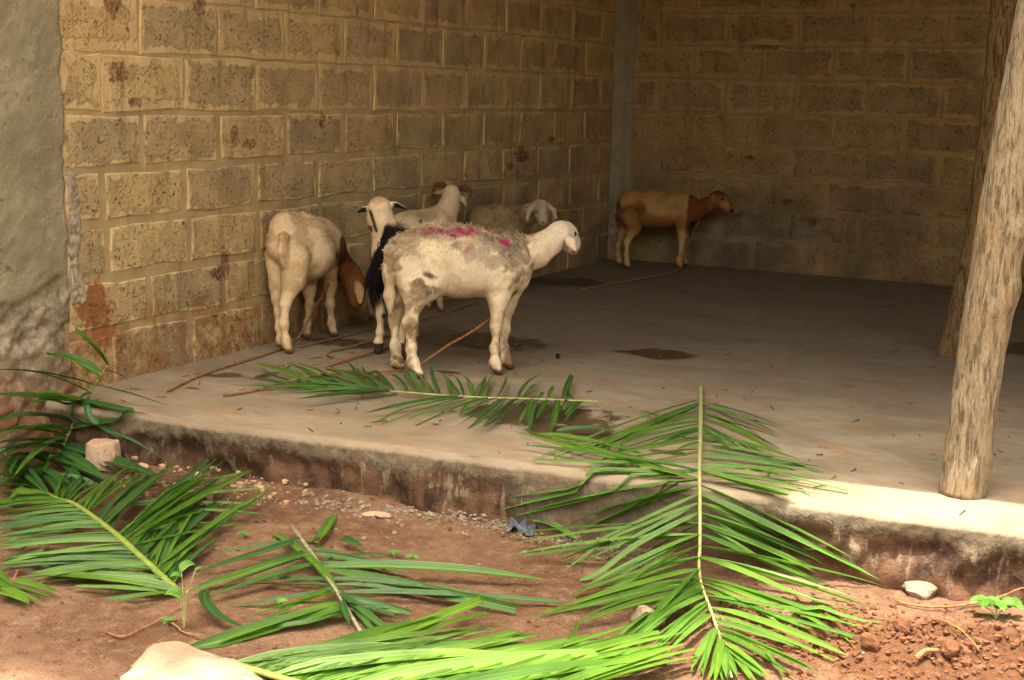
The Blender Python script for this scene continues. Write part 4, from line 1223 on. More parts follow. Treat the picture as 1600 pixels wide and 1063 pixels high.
LA += [(880, 900, *Z3(1130, 700), 1.1, 'c'), (880, 940, *Z3(1280, 670), .7), (880, 960, *Z3(930, 800), .9), (880, 990, *Z3(1010, 800), 1.0), (885, 1010, *Z3(1240, 740), .9), (885, 1030, *Z3(1100, 850), 1.0, 'y'), (885, 1060, *Z3(1280, 900), .9, 'y'),
       (*Z4(140, 560), *Z3(1390, 930), 1.0), (*Z4(140, 600), *Z3(1240, 990), .9), (*Z4(142, 640), *Z3(1320, 985), 1.1), (*Z4(145, 660), *Z4(-250, 930), 1.0), (*Z4(150, 700), *Z4(-170, 930), 1.0), (*Z4(155, 720), *Z4(-20, 940), 1.2), (*Z4(160, 740), *Z4(-120, 1010), .9), (*Z4(175, 770), *Z4(0, 980), 1.0)]
LA += [(915, 190, 1290, 325, .5, 'd'), (915, 200, 1210, 400, .45, 'd'), (915, 250, 1280, 395, .5), (915, 290, 1150, 455, .5, 'd'), (915, 320, 1050, 465, .9, 'd'), (910, 345, 1360, 485, 1.0), (915, 430, 1480, 510, .6, 'd'), (915, 440, 1560, 605, .7), (920, 480, 1410, 555, 1.0), (910, 520, 1280, 660, 1.3, 'c'),
       (915, 500, 1500, 610, .7), (915, 520, 1330, 525, .6), (910, 560, 1590, 905, 1.1), (905, 600, 1700, 1020, 1.7), (905, 640, 1250, 820, 1.0, 'c'), (905, 690, 1450, 930, .7), (905, 715, *Z4(560, 600), .8), (905, 740, *Z4(690, 610), 1.0), (905, 790, *Z4(690, 645), 1.2, 'c'), (*Z4(160, 350), *Z4(480, 640), .6, 'd'),
       (*Z4(160, 300), *Z4(700, 555), .7), (*Z4(160, 420), *Z4(660, 650), 1.0), (*Z4(160, 500), *Z4(970, 770), 1.1), (*Z4(160, 540), *Z4(740, 780), 1.3), (*Z4(160, 450), *Z4(990, 655), .9), (*Z4(162, 600), *Z4(850, 840), 1.0), (*Z4(165, 640), *Z4(520, 850), 1.0), (*Z4(170, 680), *Z4(830, 890), .8), (*Z4(175, 700), *Z4(985, 850), 1.1),
       (*Z4(165, 620), *Z4(560, 790), .9), (*Z4(190, 760), *Z4(820, 1000), 1.1), (*Z4(205, 800), *Z4(600, 950), 1.0), (*Z4(220, 830), *Z4(690, 1065), 1.1), (*Z4(230, 870), *Z4(590, 1075), 1.1), (*Z4(250, 910), *Z4(450, 1085), 1.0), (*Z4(255, 930), *Z4(380, 1085), 1.0),
       (*Z4(195, 830), *Z4(110, 1060), 1.0), (*Z4(200, 850), *Z4(165, 1070), 1.0), (*Z4(215, 870), *Z4(200, 1075), 1.0), (*Z4(240, 900), *Z4(228, 1090), 1.0), (*Z4(250, 930), *Z4(268, 1090), 1.0), (*Z4(245, 920), *Z4(320, 1090), .9)]
frond('longest palm frond, pale stem running from the slab down over its front edge', [a0, hit(1094, 690) + [0, 0, .025], a1] + fix + [a2, hit(1110, 974) + [0, 0, .035], hit(1131, 1027) + [0, 0, .02], hit(1143, 1066) + [0, 0, .012]],
      [.0085, .008, .0065, .0045, .003], A, sA, LA, [M_FROND, M_FROND, M_FRONDB], 11, .0195, M_RACHIS, fill=1.1)

# B: on the slab at the flock's feet
B = (340, 520); sB = 2.58
LB = [(980, 285, 590, 350, 1.1), (1000, 292, 700, 375, .45), (1060, 300, 800, 408, .6), (1090, 300, 950, 350, 1.0), (1130, 300, 980, 385, .9), (1170, 303, 1005, 435, 1.4), (1240, 303, 1080, 400, 1.1), (1275, 303, 1250, 400, 1.2), (1290, 303, 1262, 440, 1.2), (1330, 303, 1280, 385, 1.0), (1380, 303, 1340, 432, 1.4), (1420, 303, 1395, 355, 1.0), (1465, 303, 1400, 380, 1.1), (1210, 300, 1130, 360, .9),
      (710, 252, 600, 150, 1.0), (760, 258, 695, 188, .9), (820, 265, 738, 170, 1.0), (830, 268, 775, 160, 1.2), (880, 275, 800, 185, .9), (900, 275, 862, 165, 1.1), (930, 280, 905, 185, 1.0), (980, 285, 920, 200, 1.0), (1030, 290, 990, 195, .9), (1035, 290, 1080, 195, 1.0), (1075, 293, 1110, 190, 1.1), (1130, 295, 1165, 195, 1.0), (1210, 298, 1300, 195, 1.1), (1230, 298, 1285, 255, .9), (1330, 300, 1352, 252, 1.2), (1390, 300, 1425, 205, 1.5, 'c'), (1440, 300, 1405, 262, 1.0), (1300, 300, 1310, 262, 1.1),
      (690, 258, 235, 270, .7), (700, 258, 330, 305, 1.5), (700, 256, 300, 292, .9), (640, 250, 395, 165, .8), (560, 246, 300, 155, .9), (500, 242, 370, 155, .8), (430, 238, 150, 155, 1.0, 'y'), (430, 238, 95, 192, 1.0, 'd'), (420, 238, 90, 212, 1.0, 'd'), (440, 240, 130, 256, .9), (400, 232, 250, 168, 1.0), (470, 240, 305, 158, .9), (600, 250, 520, 145, .8), (660, 252, 590, 165, .9), (520, 243, 250, 200, 1.1), (590, 248, 310, 215, 1.0), (610, 248, 330, 250, 1.0), (560, 245, 420, 175, .8, 'd'), (640, 250, 480, 180, .8, 'd'), (680, 252, 560, 180, .8)]
frond('palm frond lying flat on the concrete by the flock, crossed by a rope', [hit(340 + u / sB, 520 + v / sB) + [0, 0, h] for u, v, h in ((1535, 300, .02), (1280, 300, .03), (1080, 294, .03), (900, 278, .025), (700, 257, .02), (500, 242, .014), (400, 232, .012))],
      [.006, .006, .005, .004, .002], B, sB, LB, [M_FROND, M_FROND, M_FRONDD], 12, .0155, M_RACHIS, tip_lift=.02, fill=.8)

# D: dark frond in the corner by the pier, its tip up against the wall
D = (0, 500); sD = 2.857
dp = [hit(62, 765) + [0, 0, .03], hit(78, 735) + [0, 0, .05]]
for (u, v, dd) in ((260, 600, 4.98), (310, 500, 5.02), (350, 410, 5.04), (400, 340, 5.05), (440, 260, 5.05), (480, 205, 5.06)):
    dp.append(P(u / sD, 500 + v / sD, dd))
LD = []
def air(lst): LD.extend(lst)
air([(430, 300, 760, 400, .45), (470, 230, 575, 293, .4), (390, 395, 605, 470, 1.0), (350, 500, 595, 477, 1.1), (340, 410, 450, 378, .8), (390, 420, 560, 560, .7), (330, 590, 725, 725, 1.5), (300, 600, 480, 752, 1.1), (270, 640, 460, 740, .9), (380, 440, 740, 610, .4)])
ro = frond('dark palm frond in the corner by the pier, its knobbly yellow stem leaning up', dp, [.006, .006, .005, .004, .003], D, sD, LD, [M_FRONDD], 13, .030, M_RACHISY, stubs=False, tip_lift=.004)
_r = np.random.default_rng(14); _path = smooth_path(dp, 60); _pp = pxof(_path)
for (bu, bv, tu, tv, dd, w, c) in ((480, 210, 335, 50, 5.06, 1.3, 1), (440, 245, 210, 155, 4.98, 1.4, 1), (430, 290, -30, 222, 4.75, .5, 0), (400, 320, 80, 222, 4.85, .5, 0), (385, 370, -30, 332, 4.65, 1.6, 0), (360, 390, 150, 330, 4.8, .9, 0), (345, 415, 130, 372, 4.75, .8, 0), (320, 460, -30, 455, 4.6, 1.3, 0), (310, 505, -30, 522, 4.58, 1.3, 0), (290, 545, -30, 549, 4.56, 1.1, 0),
                                (270, 575, -30, 612, 4.5, 1.5, 0), (250, 620, -30, 655, 4.5, 1.0, 0), (230, 650, -30, 636, 4.55, 1.1, 0), (400, 330, 300, 420, 4.95, .7, 0), (300, 520, 60, 700, 4.55, 1.0, 0), (260, 600, -30, 720, 4.5, 1.2, 0), (210, 690, 225, 610, 4.92, 1.0, 0), (190, 700, -30, 690, 4.5, 1.2, 0), (185, 710, -30, 760, 4.45, 1.2, 0), (180, 715, 40, 800, 4.45, 1.0, 0), (230, 660, 90, 760, 4.6, 1.0, 0), (250, 630, 420, 820, 4.6, 1.1, 0), (220, 680, 360, 860, 4.55, 1.1, 0), (200, 700, 300, 850, 4.5, 1.0, 0), (280, 560, -30, 580, 4.55, .9, 0), (300, 530, -30, 500, 4.6, .9, 0), (190, 710, 480, 800, 4.75, 1.0, 0), (240, 640, 520, 790, 4.8, 1.0, 0), (200, 700, 240, 640, 4.9, 1.1, 0)):
    i = np.argmin(((_pp - np.array([bu / sD, 500 + bv / sD])) ** 2).sum(1))
    tp = P(tu / sD, 500 + tv / sD, dd)
    tp[2] = max(tp[2], terrain(tp[0], tp[1]) + .01)
    leaflet(ro, _path[i], tp, .030 * w, M_FRONDD if _r.random() < .6 else M_FROND, _r, bool(c), arch=_r.uniform(.0, .03))
for k in range(16, 59, 3):
    ball('bud', _path[k] + np.array([.004 * (-1) ** k, 0, .004]), .0065, M_RACHISY, ro, n=4)

# C: the big left-hand frond
Cc = (0, 691)
LC = [(240, 240, 345, 150, 1.0), (270, 270, 330, 165, .9), (300, 300, 430, 200, .9), (330, 330, 525, 175, 1.0), (350, 350, 590, 165, .8), (360, 360, 645, 150, .8), (400, 390, 700, 165, .9), (430, 420, 820, 100, 1.5), (450, 430, 660, 220, .7), (470, 440, 610, 160, .9), (500, 460, 1050, 75, 1.7), (510, 470, 940, 110, 1.2), (530, 480, 1140, 140, 1.3), (560, 500, 920, 160, 1.3), (575, 510, 870, 190, .8),
      (590, 520, 792, 180, .7), (620, 540, 970, 200, 1.3), (635, 550, 890, 300, .7), (650, 560, 1000, 262, .6), (680, 580, 1250, 230, 1.0), (700, 600, 950, 450, 1.0), (740, 630, 965, 470, .9), (760, 640, 862, 480, .9), (720, 610, 1060, 290, .8), (690, 590, 830, 330, .9), (665, 570, 760, 330, .8), (600, 530, 720, 260, .8),
      (600, 300, 1150, 312, .9, 'f'), (700, 330, 1190, 362, .9, 'f'), (650, 380, 1100, 408, .8, 'f'), (550, 300, 1200, 245, .8, 'f'), (700, 290, 1110, 170, .8, 'f'), (640, 350, 960, 340, 1.0, 'fd'), (560, 390, 930, 420, 1.0, 'fd'),
      (200, 290, 0, 255, 1.1), (240, 330, -20, 285, 1.0), (260, 340, -20, 330, 1.1), (280, 350, -20, 310, .9), (300, 370, -20, 372, 1.2), (340, 400, -20, 418, 1.2), (370, 415, -20, 395, 1.0), (400, 430, -20, 455, 1.2), (425, 450, -20, 435, .9), (450, 470, -20, 485, 1.3), (480, 485, -20, 505, .9), (500, 500, -20, 528, 1.1), (540, 530, -20, 565, 1.3), (570, 550, 200, 560, .9), (600, 580, 10, 602, 1.1),
      (640, 600, 130, 602, 1.0), (700, 640, 190, 628, 1.3), (700, 650, 270, 645, 1.0), (620, 590, 100, 640, 1.2), (640, 610, 60, 655, 1.2), (790, 690, 120, 642, 2.0, 'y'), (790, 705, 500, 775, .8), (780, 690, 330, 672, 1.2), (60, 640, 270, 705, 1.6, 'f'), (0, 690, 132, 762, 1.7, 'f'), (-40, 640, 120, 720, 1.4, 'f'), (-60, 560, 60, 690, 1.2, 'f'), (30, 560, 160, 470, 1.1, 'fd'), (100, 540, 240, 590, 1.0, 'fd'),
      (180, 260, 60, 200, 1.2), (150, 240, -10, 180, 1.1), (140, 230, -20, 215, 1.2), (210, 280, 20, 60, 1.0, 'fd'), (130, 220, 20, 130, 1.2, 'd'), (160, 240, 110, 120, 1.1)]
frond('big palm frond at the lower left, its thick yellow-green stem ending by the seedlings', [hit(u / sA, 691 + v / sA) + [0, 0, h] for u, v, h in ((803, 695, .015), (640, 582, .04), (500, 482, .06), (340, 375, .07), (240, 325, .06), (130, 235, .05), (60, 170, .04))],
      [.011, .0105, .009, .007, .004], Cc, sA, LC, [M_FROND, M_FROND, M_FRONDD, M_FRONDB], 15, .0175, M_RACHISY, tip_lift=.015, fill=1.9)

# E: torn frond with a dry grey stem, centre foreground
LE = [(1450, 720, 1230, 420, 1.1), (1310, 460, 860, 605, .8), (1300, 480, 950, 530, .6), (1320, 545, 870, 695, .9), (1350, 590, 920, 728, 1.3), (1420, 690, 1130, 850, .9), (1480, 740, 1020, 795, .5), (1520, 770, 760, 960, 1.9, 'y'), (1500, 740, 960, 920, 1.2, 'y'), (1510, 790, 1180, 900, .9), (1450, 700, 1000, 745, .5, 'd'), (1430, 640, 1170, 620, .7),
      (1340, 470, 1420, 470, .6), (1420, 460, 1500, 335, 1.6, 'f'), (1530, 450, 1620, 500, 1.2, 'f'),
      (1340, 500, 1710, 550, .7), (1380, 520, 1850, 615, .8), (1420, 570, 2450, 642, 1.6), (1440, 580, 2300, 775, 1.5), (1480, 690, 2500, 742, 1.1), (1500, 700, 1830, 800, .9), (1520, 720, 1790, 822, .9), (1540, 740, 1830, 775, .8), (1410, 545, 1720, 590, .6, 'd'), (1400, 540, 1800, 500, .4), (1470, 650, 1660, 860, .7), (1490, 690, 1740, 870, .9), (1500, 720, 1560, 860, 1.0), (1460, 660, 1980, 720, .8, 'd')]
frond('torn palm frond with a dry grey stem on the bare earth between the others', [hit(u / sA, 691 + v / sA) + [0, 0, h] for u, v, h in ((1302, 420, .035), (1400, 560, .035), (1500, 710, .03), (1610, 870, .015))],
      [.0065, .007, .006, .005], Cc, sA, LE, [M_FROND, M_FRONDD], 16, .023, M_RACHISG)

# F: bright frond along the bottom edge
LF = [(-60, 950, 720, 785, 2.0, 'c'), (-100, 970, 755, 822, 1.8, 'c'), (-200, 985, 560, 850, 1.4), (-260, 990, 420, 880, 1.3)]
_q = np.random.default_rng(171)
for k in range(46):
    u = -420 + 1500 * k / 45
    ln = _q.uniform(780, 1080); top = np.interp(u, [-420, 0, 600, 1100], [-140, -150, -150, -60])
    ln = min(ln, 1640 + _q.uniform(-160, 60) - u)
    LF.append((u, 1075, u + ln, 1075 + top + _q.normal(0, 22), _q.uniform(.9, 1.35)))
LF += [(-380, 1040, 560, 1000, 2.4), (-200, 1060, 900, 1030, 2.6), (100, 1070, 1250, 1040, 2.4), (500, 1080, 1500, 1056, 2.2), (-300, 1060, 300, 950, 1.5), (-250, 1060, 450, 925, 1.5)]
frond('bright yellow-green palm frond lit by the sun along the bottom edge', [hit(500 + u / sA, 691 + v / sA) + [0, 0, h] for u, v, h in ((-440, 1010, .02), (-330, 1060, .03), (0, 1150, .03), (400, 1180, .03), (900, 1180, .03), (1350, 1170, .02))],
      [.009, .010, .009, .008, .005], (500, 691), sA, LF, [M_FRONDB], 17, .0185, M_RACHISY, tip_lift=.035, arch=.008, fill=0)

# loose torn leaflets
for k, (x0, y0, x1, y1, w, lab) in enumerate(((840, 685, 1000, 716, .9, 'loose leaflet lying on the slab edge, left of the long frond stem'), (870, 680, 965, 680, .7, 'short dark leaflet on the slab above the long frond'),
        (835, 820, 905, 852, .9, 'leaflet sticking out from beside the grey-blue plastic scrap'), (320, 930, 322, 968, 1.6, 'dark leaflet curled on the earth right of the seedlings'), (1000, 648, 1052, 672, .4, 'thin leaflet strip on the slab left of the long stem'))):
    b = hit(x0, y0) + [0, 0, .012]; t_ = hit(x1, y1) + [0, 0, .012]
    via = None
    if k == 3: t_ = hit(398, 990) + [0, 0, .01]; via = [hit(322, 962) + [0, 0, .02], hit(352, 985) + [0, 0, .015]]
    tag(leaflet(None, b, t_, .030 * w * (.6 if k == 3 else 1), M_FRONDD if k in (1, 3) else M_FROND, np.random.default_rng(50 + k), k == 0, arch=.01, name='loose_leaflet', via=via), lab, 'palm leaflet', 'loose torn palm leaflets')

# ------------------------------------------------------------------ ropes
def mat_rope():
    M = MT('sisal rope'); p = M.pos
    c = M.mix(M.step(M.noise(p, 60, 3, .7), .3, .7), (.20, .088, .036), (.36, .19, .085))
    return M.done(c, .9, M.bump(M.noise(p, 300, 2, .7), .5, .002), .1)
M_ROPE = mat_rope()
def rope(label, pts, r=.0052, name='rope', parent=None):
    path = smooth_path(pts, max(12, int(np.linalg.norm(np.diff(np.array(pts), axis=0), axis=1).sum() / .006)))
    path = path + .0025 * np.stack([vnoise(path, 14, 401), vnoise(path, 14, 402), 0 * path[:, 0]], -1)
    L = np.concatenate([[0], np.cumsum(np.linalg.norm(np.diff(path, axis=0), axis=1))])
    T = np.gradient(path, axis=0); T /= np.linalg.norm(T, axis=1)[:, None]
    s = np.cross(T, [0.02, .01, 1.0]); s /= np.linalg.norm(s, axis=1)[:, None]; w = np.cross(s, T)
    V, F = [], []
    for k in range(3):
        a = L / .032 * 2 * np.pi + k * 2.094
        q = path + r * .55 * (np.cos(a)[:, None] * s + np.sin(a)[:, None] * w)
        v, f = tube_geo(q, r * .62, 5, 1, len(V) * 0 + sum(len(x) for x in V))
        V.append(v); F += f
    o = mesh_obj(name, np.concatenate(V), F, M_ROPE, parent, smooth=True, loc=tuple(path[0]))
    return tag(o, label, 'rope', 'tether ropes') if label else o
fl = lambda lst, z=.008: [hit(x, y) + [0, 0, z] for x, y in lst]
rope('brown tether rope running from the cream sheep down past its hoof towards the slab corner', fl([(262, 614), (300, 595), (345, 578), (400, 561), (436, 549), (455, 541)]) + [P(468, 524, 6.22), P(486, 492, 6.32), P(503, 462, 6.42), P(522, 428, 6.48), P(531, 412, 6.48)])
rope('long rope crossing the slab frond and rising to the neck of the largest sheep', fl([(350, 621), (400, 613)]) + fl([(470, 602), (540, 592)], .028) + fl([(600, 588)], .02) + fl([(640, 581)]) + [P(662, 566, 5.77), P(700, 540, 5.80), P(740, 517, 5.81), P(768, 495, 5.815), P(795, 468, 5.81), P(814, 448, 5.79), P(825, 428, 5.78), P(829, 410, 5.77)])
rope('doubled-back rope end lying left of the largest sheep, above the slab frond', fl([(600, 594), (565, 590), (535, 584), (510, 577), (530, 569), (585, 552), (612, 541), (650, 526)], .009))
rope('thin rope lying behind the cream sheep, along the foot of the side wall', fl([(468, 545), (500, 537), (540, 527), (590, 514), (640, 504), (700, 490), (745, 472)]), .004)
rope('short knotted dark rope end between the cream and the pied sheep', fl([(520, 561), (512, 557), (518, 551), (545, 545), (590, 533), (625, 522)]), .005)
rope('thin brown rope on the dark floor leading to the brown lamb', fl([(908, 455), (960, 445), (1010, 436), (1050, 428), (1062, 423)]) + [P(1066, 414, 9.30), P(1075, 385, 9.24), P(1088, 355, 9.18), P(1094, 345, 9.17)], .0055)
def collar(root, B, u, v, d, ax2, r, squash=1.0):
    c = B.pt(u, v, d); a = B.pt(*ax2) - c; a /= np.linalg.norm(a)
    s = np.cross(a, [0, 0, 1.0]); s /= np.linalg.norm(s); w = np.cross(s, a)
    th = np.linspace(0, 2 * np.pi, 25)
    rope(None, [c + r * (math.cos(t) * s * squash + math.sin(t) * w) for t in th], .0045, 'collar', root)
def get(n): return bpy.data.objects[n]
collar(get('white_sheep'), B1, 870, 398, 5.82, (960, 362, 5.84), .080, .9)
collar(get('cream_sheep'), B2, 472, 450, 6.54, (520, 500, 6.6), .056)
collar(get('brown_lamb'), B6, 955, 345, 9.248, (1040, 300, 9.215), .060)

# ------------------------------------------------------------------ stones, rubble, small things
def mat_stone(name, a, b, c):
    M = MT(name); o = M.obj; p = M.pos
    col = M.mix(M.step(M.noise(o, 12, 5, .65), .35, .65), a, b)
    col = M.mix(M.math('MULTIPLY', M.step(M.noise(o, 24, 4, .7), .52, .68), .8), col, c)
    return M.done(col, .92, M.bump(M.noise(o, 70, 5, .7), .6, .006), .15)
M_STONE1 = mat_stone('pale stone', (.235, .165, .105), (.36, .275, .195), (.17, .090, .045))
M_STONE2 = mat_stone('broken block', (.42, .25, .15), (.50, .36, .25), (.28, .13, .06))
M_STONE3 = mat_stone('grey rubble', (.19, .145, .10), (.31, .255, .19), (.17, .09, .05))
M_CLOD = mat_stone('earth clod', (.115, .050, .024), (.185, .085, .043), (.085, .034, .016))

def rock_geo(c, size, seed, n=10, rough=.16, yaw=0.0, cuts=7, box=.0):
    r = np.random.default_rng(seed)
    V, F = [], []
    for i in range(n + 1):
        for j in range(2 * n):
            a, b = math.pi * i / n, math.pi * j / n
            V.append((math.sin(a) * math.cos(b), math.sin(a) * math.sin(b), math.cos(a)))
    for i in range(n):
        for j in range(2 * n):
            F.append((i * 2 * n + j, (i + 1) * 2 * n + j, (i + 1) * 2 * n + (j + 1) % (2 * n), i * 2 * n + (j + 1) % (2 * n)))
    V = np.array(V)
    if box:
        m = np.abs(V).max(1)[:, None]; V = V * (1 - box) + V / m * box
        V *= 1 / (1 + .35 * box)
    for k in range(cuts):
        nn = r.normal(size=3); nn /= np.linalg.norm(nn); h = r.uniform(.60, .85)
        dd = V @ nn - h
        V = V - np.maximum(dd, 0)[:, None] * nn
    V = V * (1 + rough * fbm(V, 1.6, seed, 3)[:, None])
    cs, sn = math.cos(yaw), math.sin(yaw)
    V = V * np.array(size)
    V = np.stack([V[:, 0] * cs - V[:, 1] * sn, V[:, 0] * sn + V[:, 1] * cs, V[:, 2]], -1)
    return V + np.array(c), F
def rock(name, label, c, size, seed, mat, **k):
    V, F = rock_geo(c, size, seed, **k)
    return tag(mesh_obj(name, V, F, mat, loc=tuple(c)), label, 'stone', 'stones lying about the yard')
q = hit(152, 738); rock('stone', 'squarish broken block, reddish with a whitish top, by the dark frond', q + [0, .03, .055], (.070, .060, .072), 3, M_STONE2, yaw=.35, cuts=3, box=.75, rough=.06, n=14)
q = hit(303, 1062); rock('stone', 'big pale rock at the bottom left, under the tip of the bright frond', q + [-.005, .01, -.03], (.180, .14, .105), 8, M_STONE1, yaw=.45, cuts=12, rough=.16, n=30)
q = hit(1440, 930); rock('stone', 'weathered grey stone on the earth right of the long frond, below the post', q + [0, .01, .008], (.060, .038, .032), 12, M_STONE3, yaw=.5, n=14)
q = hit(1012, 972); rock('stone', 'pale brown stone half hidden under the leaflets of the long frond', q + [0, 0, .015], (.052, .04, .032), 15, M_STONE1, n=12)
q = hit(222, 738); rock('stone', 'small rounded reddish stone just right of the squarish block', q + [0, 0, .012], (.030, .026, .024), 18, M_STONE2, n=10)
q = hit(590, 808); rock('stone', 'flat brown stone in the rubble below the step', q + [0, 0, .006], (.05, .02, .012), 21, M_STONE2, n=10, yaw=.3)
q = hit(872, 561); o = mesh_obj('dung_pellet', *rock_geo(q + [0, 0, .012], (.014, .014, .012), 5, n=6), mat=M_EYE, loc=tuple(q)); tag(o, 'dark dung pellet lying alone on the middle of the slab', 'dung')

def scatter(name, n, where, smin, smax, mat, seed, flat=.7, nn=3, rough=.2):
    r = np.random.default_rng(seed)
    VV, FF = [], []; off = 0
    for k in range(n):
        c = where(r)
        if c is None: continue
        s = smin * (smax / smin) ** (r.random() ** 2.2)
        V, F = rock_geo(c + np.array([0, 0, s * .25]), (s, s * r.uniform(.6, 1), s * flat * r.uniform(.6, 1.1)), int(r.integers(1e6)), n=nn, rough=rough, yaw=r.uniform(0, 6), cuts=3)
        VV.append(V); FF += [tuple(i + off for i in f) for f in F]; off += len(V)
    V = np.concatenate(VV)
    tag(mesh_obj(name, V, FF, mat, loc=tuple(V.mean(0))), kind='stuff')
def along_step(r):
    t = r.random(); px = 470 + 560 * t; py = np.interp(px, [470, 520, 600, 700, 800, 880, 960, 1040], [778, 788, 798, 806, 824, 846, 862, 875]) + r.normal(0, 7)
    return hit(px, py) if r.random() < .9 else hit(px, py + abs(r.normal(0, 18)))
scatter('rubble', 900, along_step, .003, .013, M_STONE3, 61, .7, 4, .4)
def yard(r):
    x, y = r.uniform(.1, 3.7), r.uniform(-6.9, -5.3)
    return np.array([x, y, float(ground_z(x, y))]) if y < edge_y(x) - .02 else None
scatter('pebbles', 500, yard, .0022, .009, M_STONE3, 62)
scatter('earth_crumbs', 700, yard, .003, .012, M_CLOD, 63)
def mound(r):
    a = r.normal(size=2)
    x, y = (3.36 + a[0] * .30, -5.64 + a[1] * .17) if r.random() < .75 else (3.0 + a[0] * .22, -5.60 + a[1] * .12)
    return np.array([x, y, float(ground_z(x, y))]) if y < edge_y(x) - .03 else None
scatter('loose_clods', 4200, mound, .0022, .015, M_CLOD, 64, .75, 3, .5)
def left_foot(r):
    p_ = hit(r.uniform(175, 480), r.uniform(715, 790)); return p_ if p_[2] < -.165 else None
scatter('broken_earth', 260, left_foot, .004, .018, M_STONE2, 65)
for k, (px, py, s, lab) in enumerate(((1483, 1022, .030, 'squarish lump of red earth sticking up from the dug heap'), (1360, 1010, .028, 'rounded lump of red earth at the left of the dug heap'), (1410, 985, .026, 'lump of red earth on the crest of the dug heap'))):
    q = hit(px, py); V, F = rock_geo(q + [0, 0, s * .4], (s, s * .8, s * .9), 80 + k, n=10, cuts=6, box=.3)
    tag(mesh_obj('earth_lump', V, F, M_CLOD, loc=tuple(q)), lab, 'clod', 'lumps of dug earth')

def plastic():
    q = hit(816, 832)
    n = 13; a, b = np.meshgrid(np.linspace(-1, 1, n), np.linspace(-1, 1, n), indexing='ij')
    g = np.stack([a, b, 0 * a], -1)
    z = .03 * (1 - .5 * (a ** 2 + b ** 2)) + .018 * fbm(g, 2.2, 501, 2) + .010 * np.abs(vnoise(g, 4, 503))
    V = np.stack([a * .045 + .012 * vnoise(g, 2, 505), b * .028 + .01 * vnoise(g, 2, 507), np.maximum(z, .002)], -1).reshape(-1, 3) + q
    o = mesh_obj('plastic_scrap', V, grid_faces(n, n), mat_plain('grey blue plastic', (.085, .095, .125), .35, (.05, .055, .075), 30, .3, .5), loc=tuple(q))
    tag(o, 'crumpled grey-blue plastic scrap in the rubble at the foot of the step', 'plastic scrap')
plastic()

M_WEED = mat_leaf('weed leaf', (0.10, 0.24, 0.03), (0.15, 0.32, 0.05), .4, .5)
def weed(name, label, q, stems, leaves, seed):
    """stems: (dx,dy,h); leaves: (stem index, t, length, width, yaw)"""
    r = np.random.default_rng(seed); root = empty(name, tuple(q)); tag(root, label, 'plant', 'small green weeds')
    paths = []
    for dx, dy, h in stems:
        p_ = smooth_path([q, q + np.array([dx * .3, dy * .3, h * .6]), q + np.array([dx, dy, h])], 10); paths.append(p_)
        V, F = tube_geo(p_, np.linspace(.0022, .0012, 10), 6); mesh_obj('stem', V, F, M_RACHIS, root, smooth=True, loc=tuple(q))
    for si, t, L, w, yaw in leaves:
        b = paths[si][min(int(t * 9), 9)]; tip = b + np.array([math.cos(yaw) * L, math.sin(yaw) * L, L * .25])
        leaflet(root, b, tip, w, M_WEED, r, arch=L * .2, name='leaf', nseg=6, roll=(0, 0))
weed('weed', 'bright green leafy weed on the earth at the far right, under the step', hit(1556, 968), [(0, 0, .03), (.03, .01, .035), (-.03, 0, .03)], [(0, 1, .05, .03, a) for a in (0, 1.3, 2.6, 3.9, 5.2)] + [(1, 1, .045, .028, a) for a in (-.6, .9, 2.2)] + [(2, 1, .045, .03, a) for a in (2.6, 3.6, 4.6)], 1)
weed('weed', 'tall thin seedlings with two round leaves at the butt of the big frond', hit(288, 985), [(-.005, 0, .155), (.03, .01, .16), (-.015, 0, .09), (.012, 0, .11)], [(0, 1, .04, .03, 1.2), (0, .97, .03, .02, 4), (2, .9, .04, .04, 3.5), (1, 1, .02, .01, 1)], 2)
for k, (px, py, lab) in enumerate(((380, 843, 'tiny weed on the earth right of the big frond'), (616, 873, 'tiny weed on bare earth, left one of the close pair'), (645, 879, 'tiny weed on bare earth, right one of the close pair'), (262, 980, 'tiny weed left of the tall seedlings'), (600, 897, 'tiny weed at the end of a dark leaflet of the torn frond'), (438, 950, 'tiny weed among the long leaflets left of the grey stem'))):
    weed('weed', lab, hit(px, py), [(0, 0, .012)], [(0, 1, .022, .016, a + k) for a in (0, 2.0, 4.1)], 10 + k)

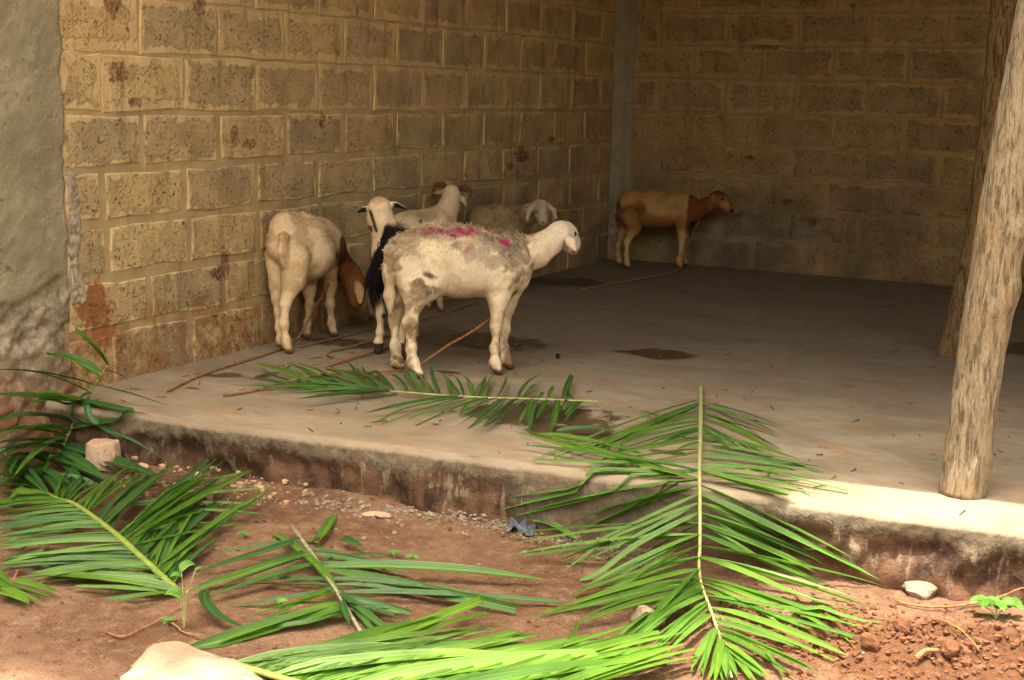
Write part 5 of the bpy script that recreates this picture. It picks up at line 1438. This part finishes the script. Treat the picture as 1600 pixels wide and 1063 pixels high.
def twig(label, lst, r=.003, z=.008, mat=None):
    path = smooth_path([hit(x, y) + [0, 0, z] for x, y in lst], 24)
    path = path + .004 * np.stack([vnoise(path, 25, 601), vnoise(path, 25, 603), .4 * vnoise(path, 25, 605)], -1)
    V, F = tube_geo(path, np.linspace(r, r * .6, 24), 6)
    tag(mesh_obj('twig', V, F, mat or M_ROPE, smooth=True, loc=tuple(path[0])), label, 'twig', 'dry twigs on the earth')
twig('thin pale root trailing over the earth to the left of the seedlings', [(165, 992), (190, 1000), (225, 985), (270, 960), (305, 945)], .003)
twig('short forked twig by the tall seedlings', [(258, 970), (285, 990), (312, 1002)], .0035)
twig('long dry stalk on the earth under the step at the far right', [(1398, 945), (1450, 955), (1530, 948), (1600, 925)], .004, .012)
twig('bent root poking out of the dug heap of earth', [(1432, 1042), (1445, 1030), (1462, 1028)], .008, .02)
twig('thin stalk lying across the dug heap', [(1470, 985), (1500, 1000), (1530, 1035)], .0025, .025)
twig('dark reddish twig stub at the left among the drooping leaflets', [(22, 925), (26, 905), (35, 890)], .004, .02)

def litter():
    """straw, chewed leaf scraps and dry crumbs on the slab"""
    r = np.random.default_rng(91); V, F = [], []; n = 0
    for k in range(190):
        x = r.uniform(.1, 3.4); y = edge_y(x) + .06 + abs(r.normal(0, 1.1)) if k % 3 else r.uniform(-5, -1)
        if y > -.3: continue
        a = r.uniform(0, 3.14); L = r.uniform(.006, .035) if k % 4 else r.uniform(.03, .07); w = r.uniform(.0012, .004)
        dx, dy = math.cos(a) * L / 2, math.sin(a) * L / 2; sx, sy = -math.sin(a) * w / 2, math.cos(a) * w / 2
        z = .0015
        q = [(x - dx - sx, y - dy - sy, z), (x - dx + sx, y - dy + sy, z), (x + dx + sx, y + dy + sy, z + r.uniform(0, .004)), (x + dx - sx, y + dy - sy, z)]
        V += q + [(a_, b_, c_ + .003) for a_, b_, c_ in q]
        F += [(n + 4, n + 5, n + 6, n + 7), (n, n + 1, n + 5, n + 4), (n + 2, n + 3, n + 7, n + 6), (n + 1, n + 2, n + 6, n + 5), (n + 3, n, n + 4, n + 7)]; n += 8
    tag(mesh_obj('floor_litter', V, F, mat_plain('dry litter', (.10, .06, .03), .9, (.22, .16, .08), 9), loc=(1.7, -4, 0)), kind='stuff')
litter()
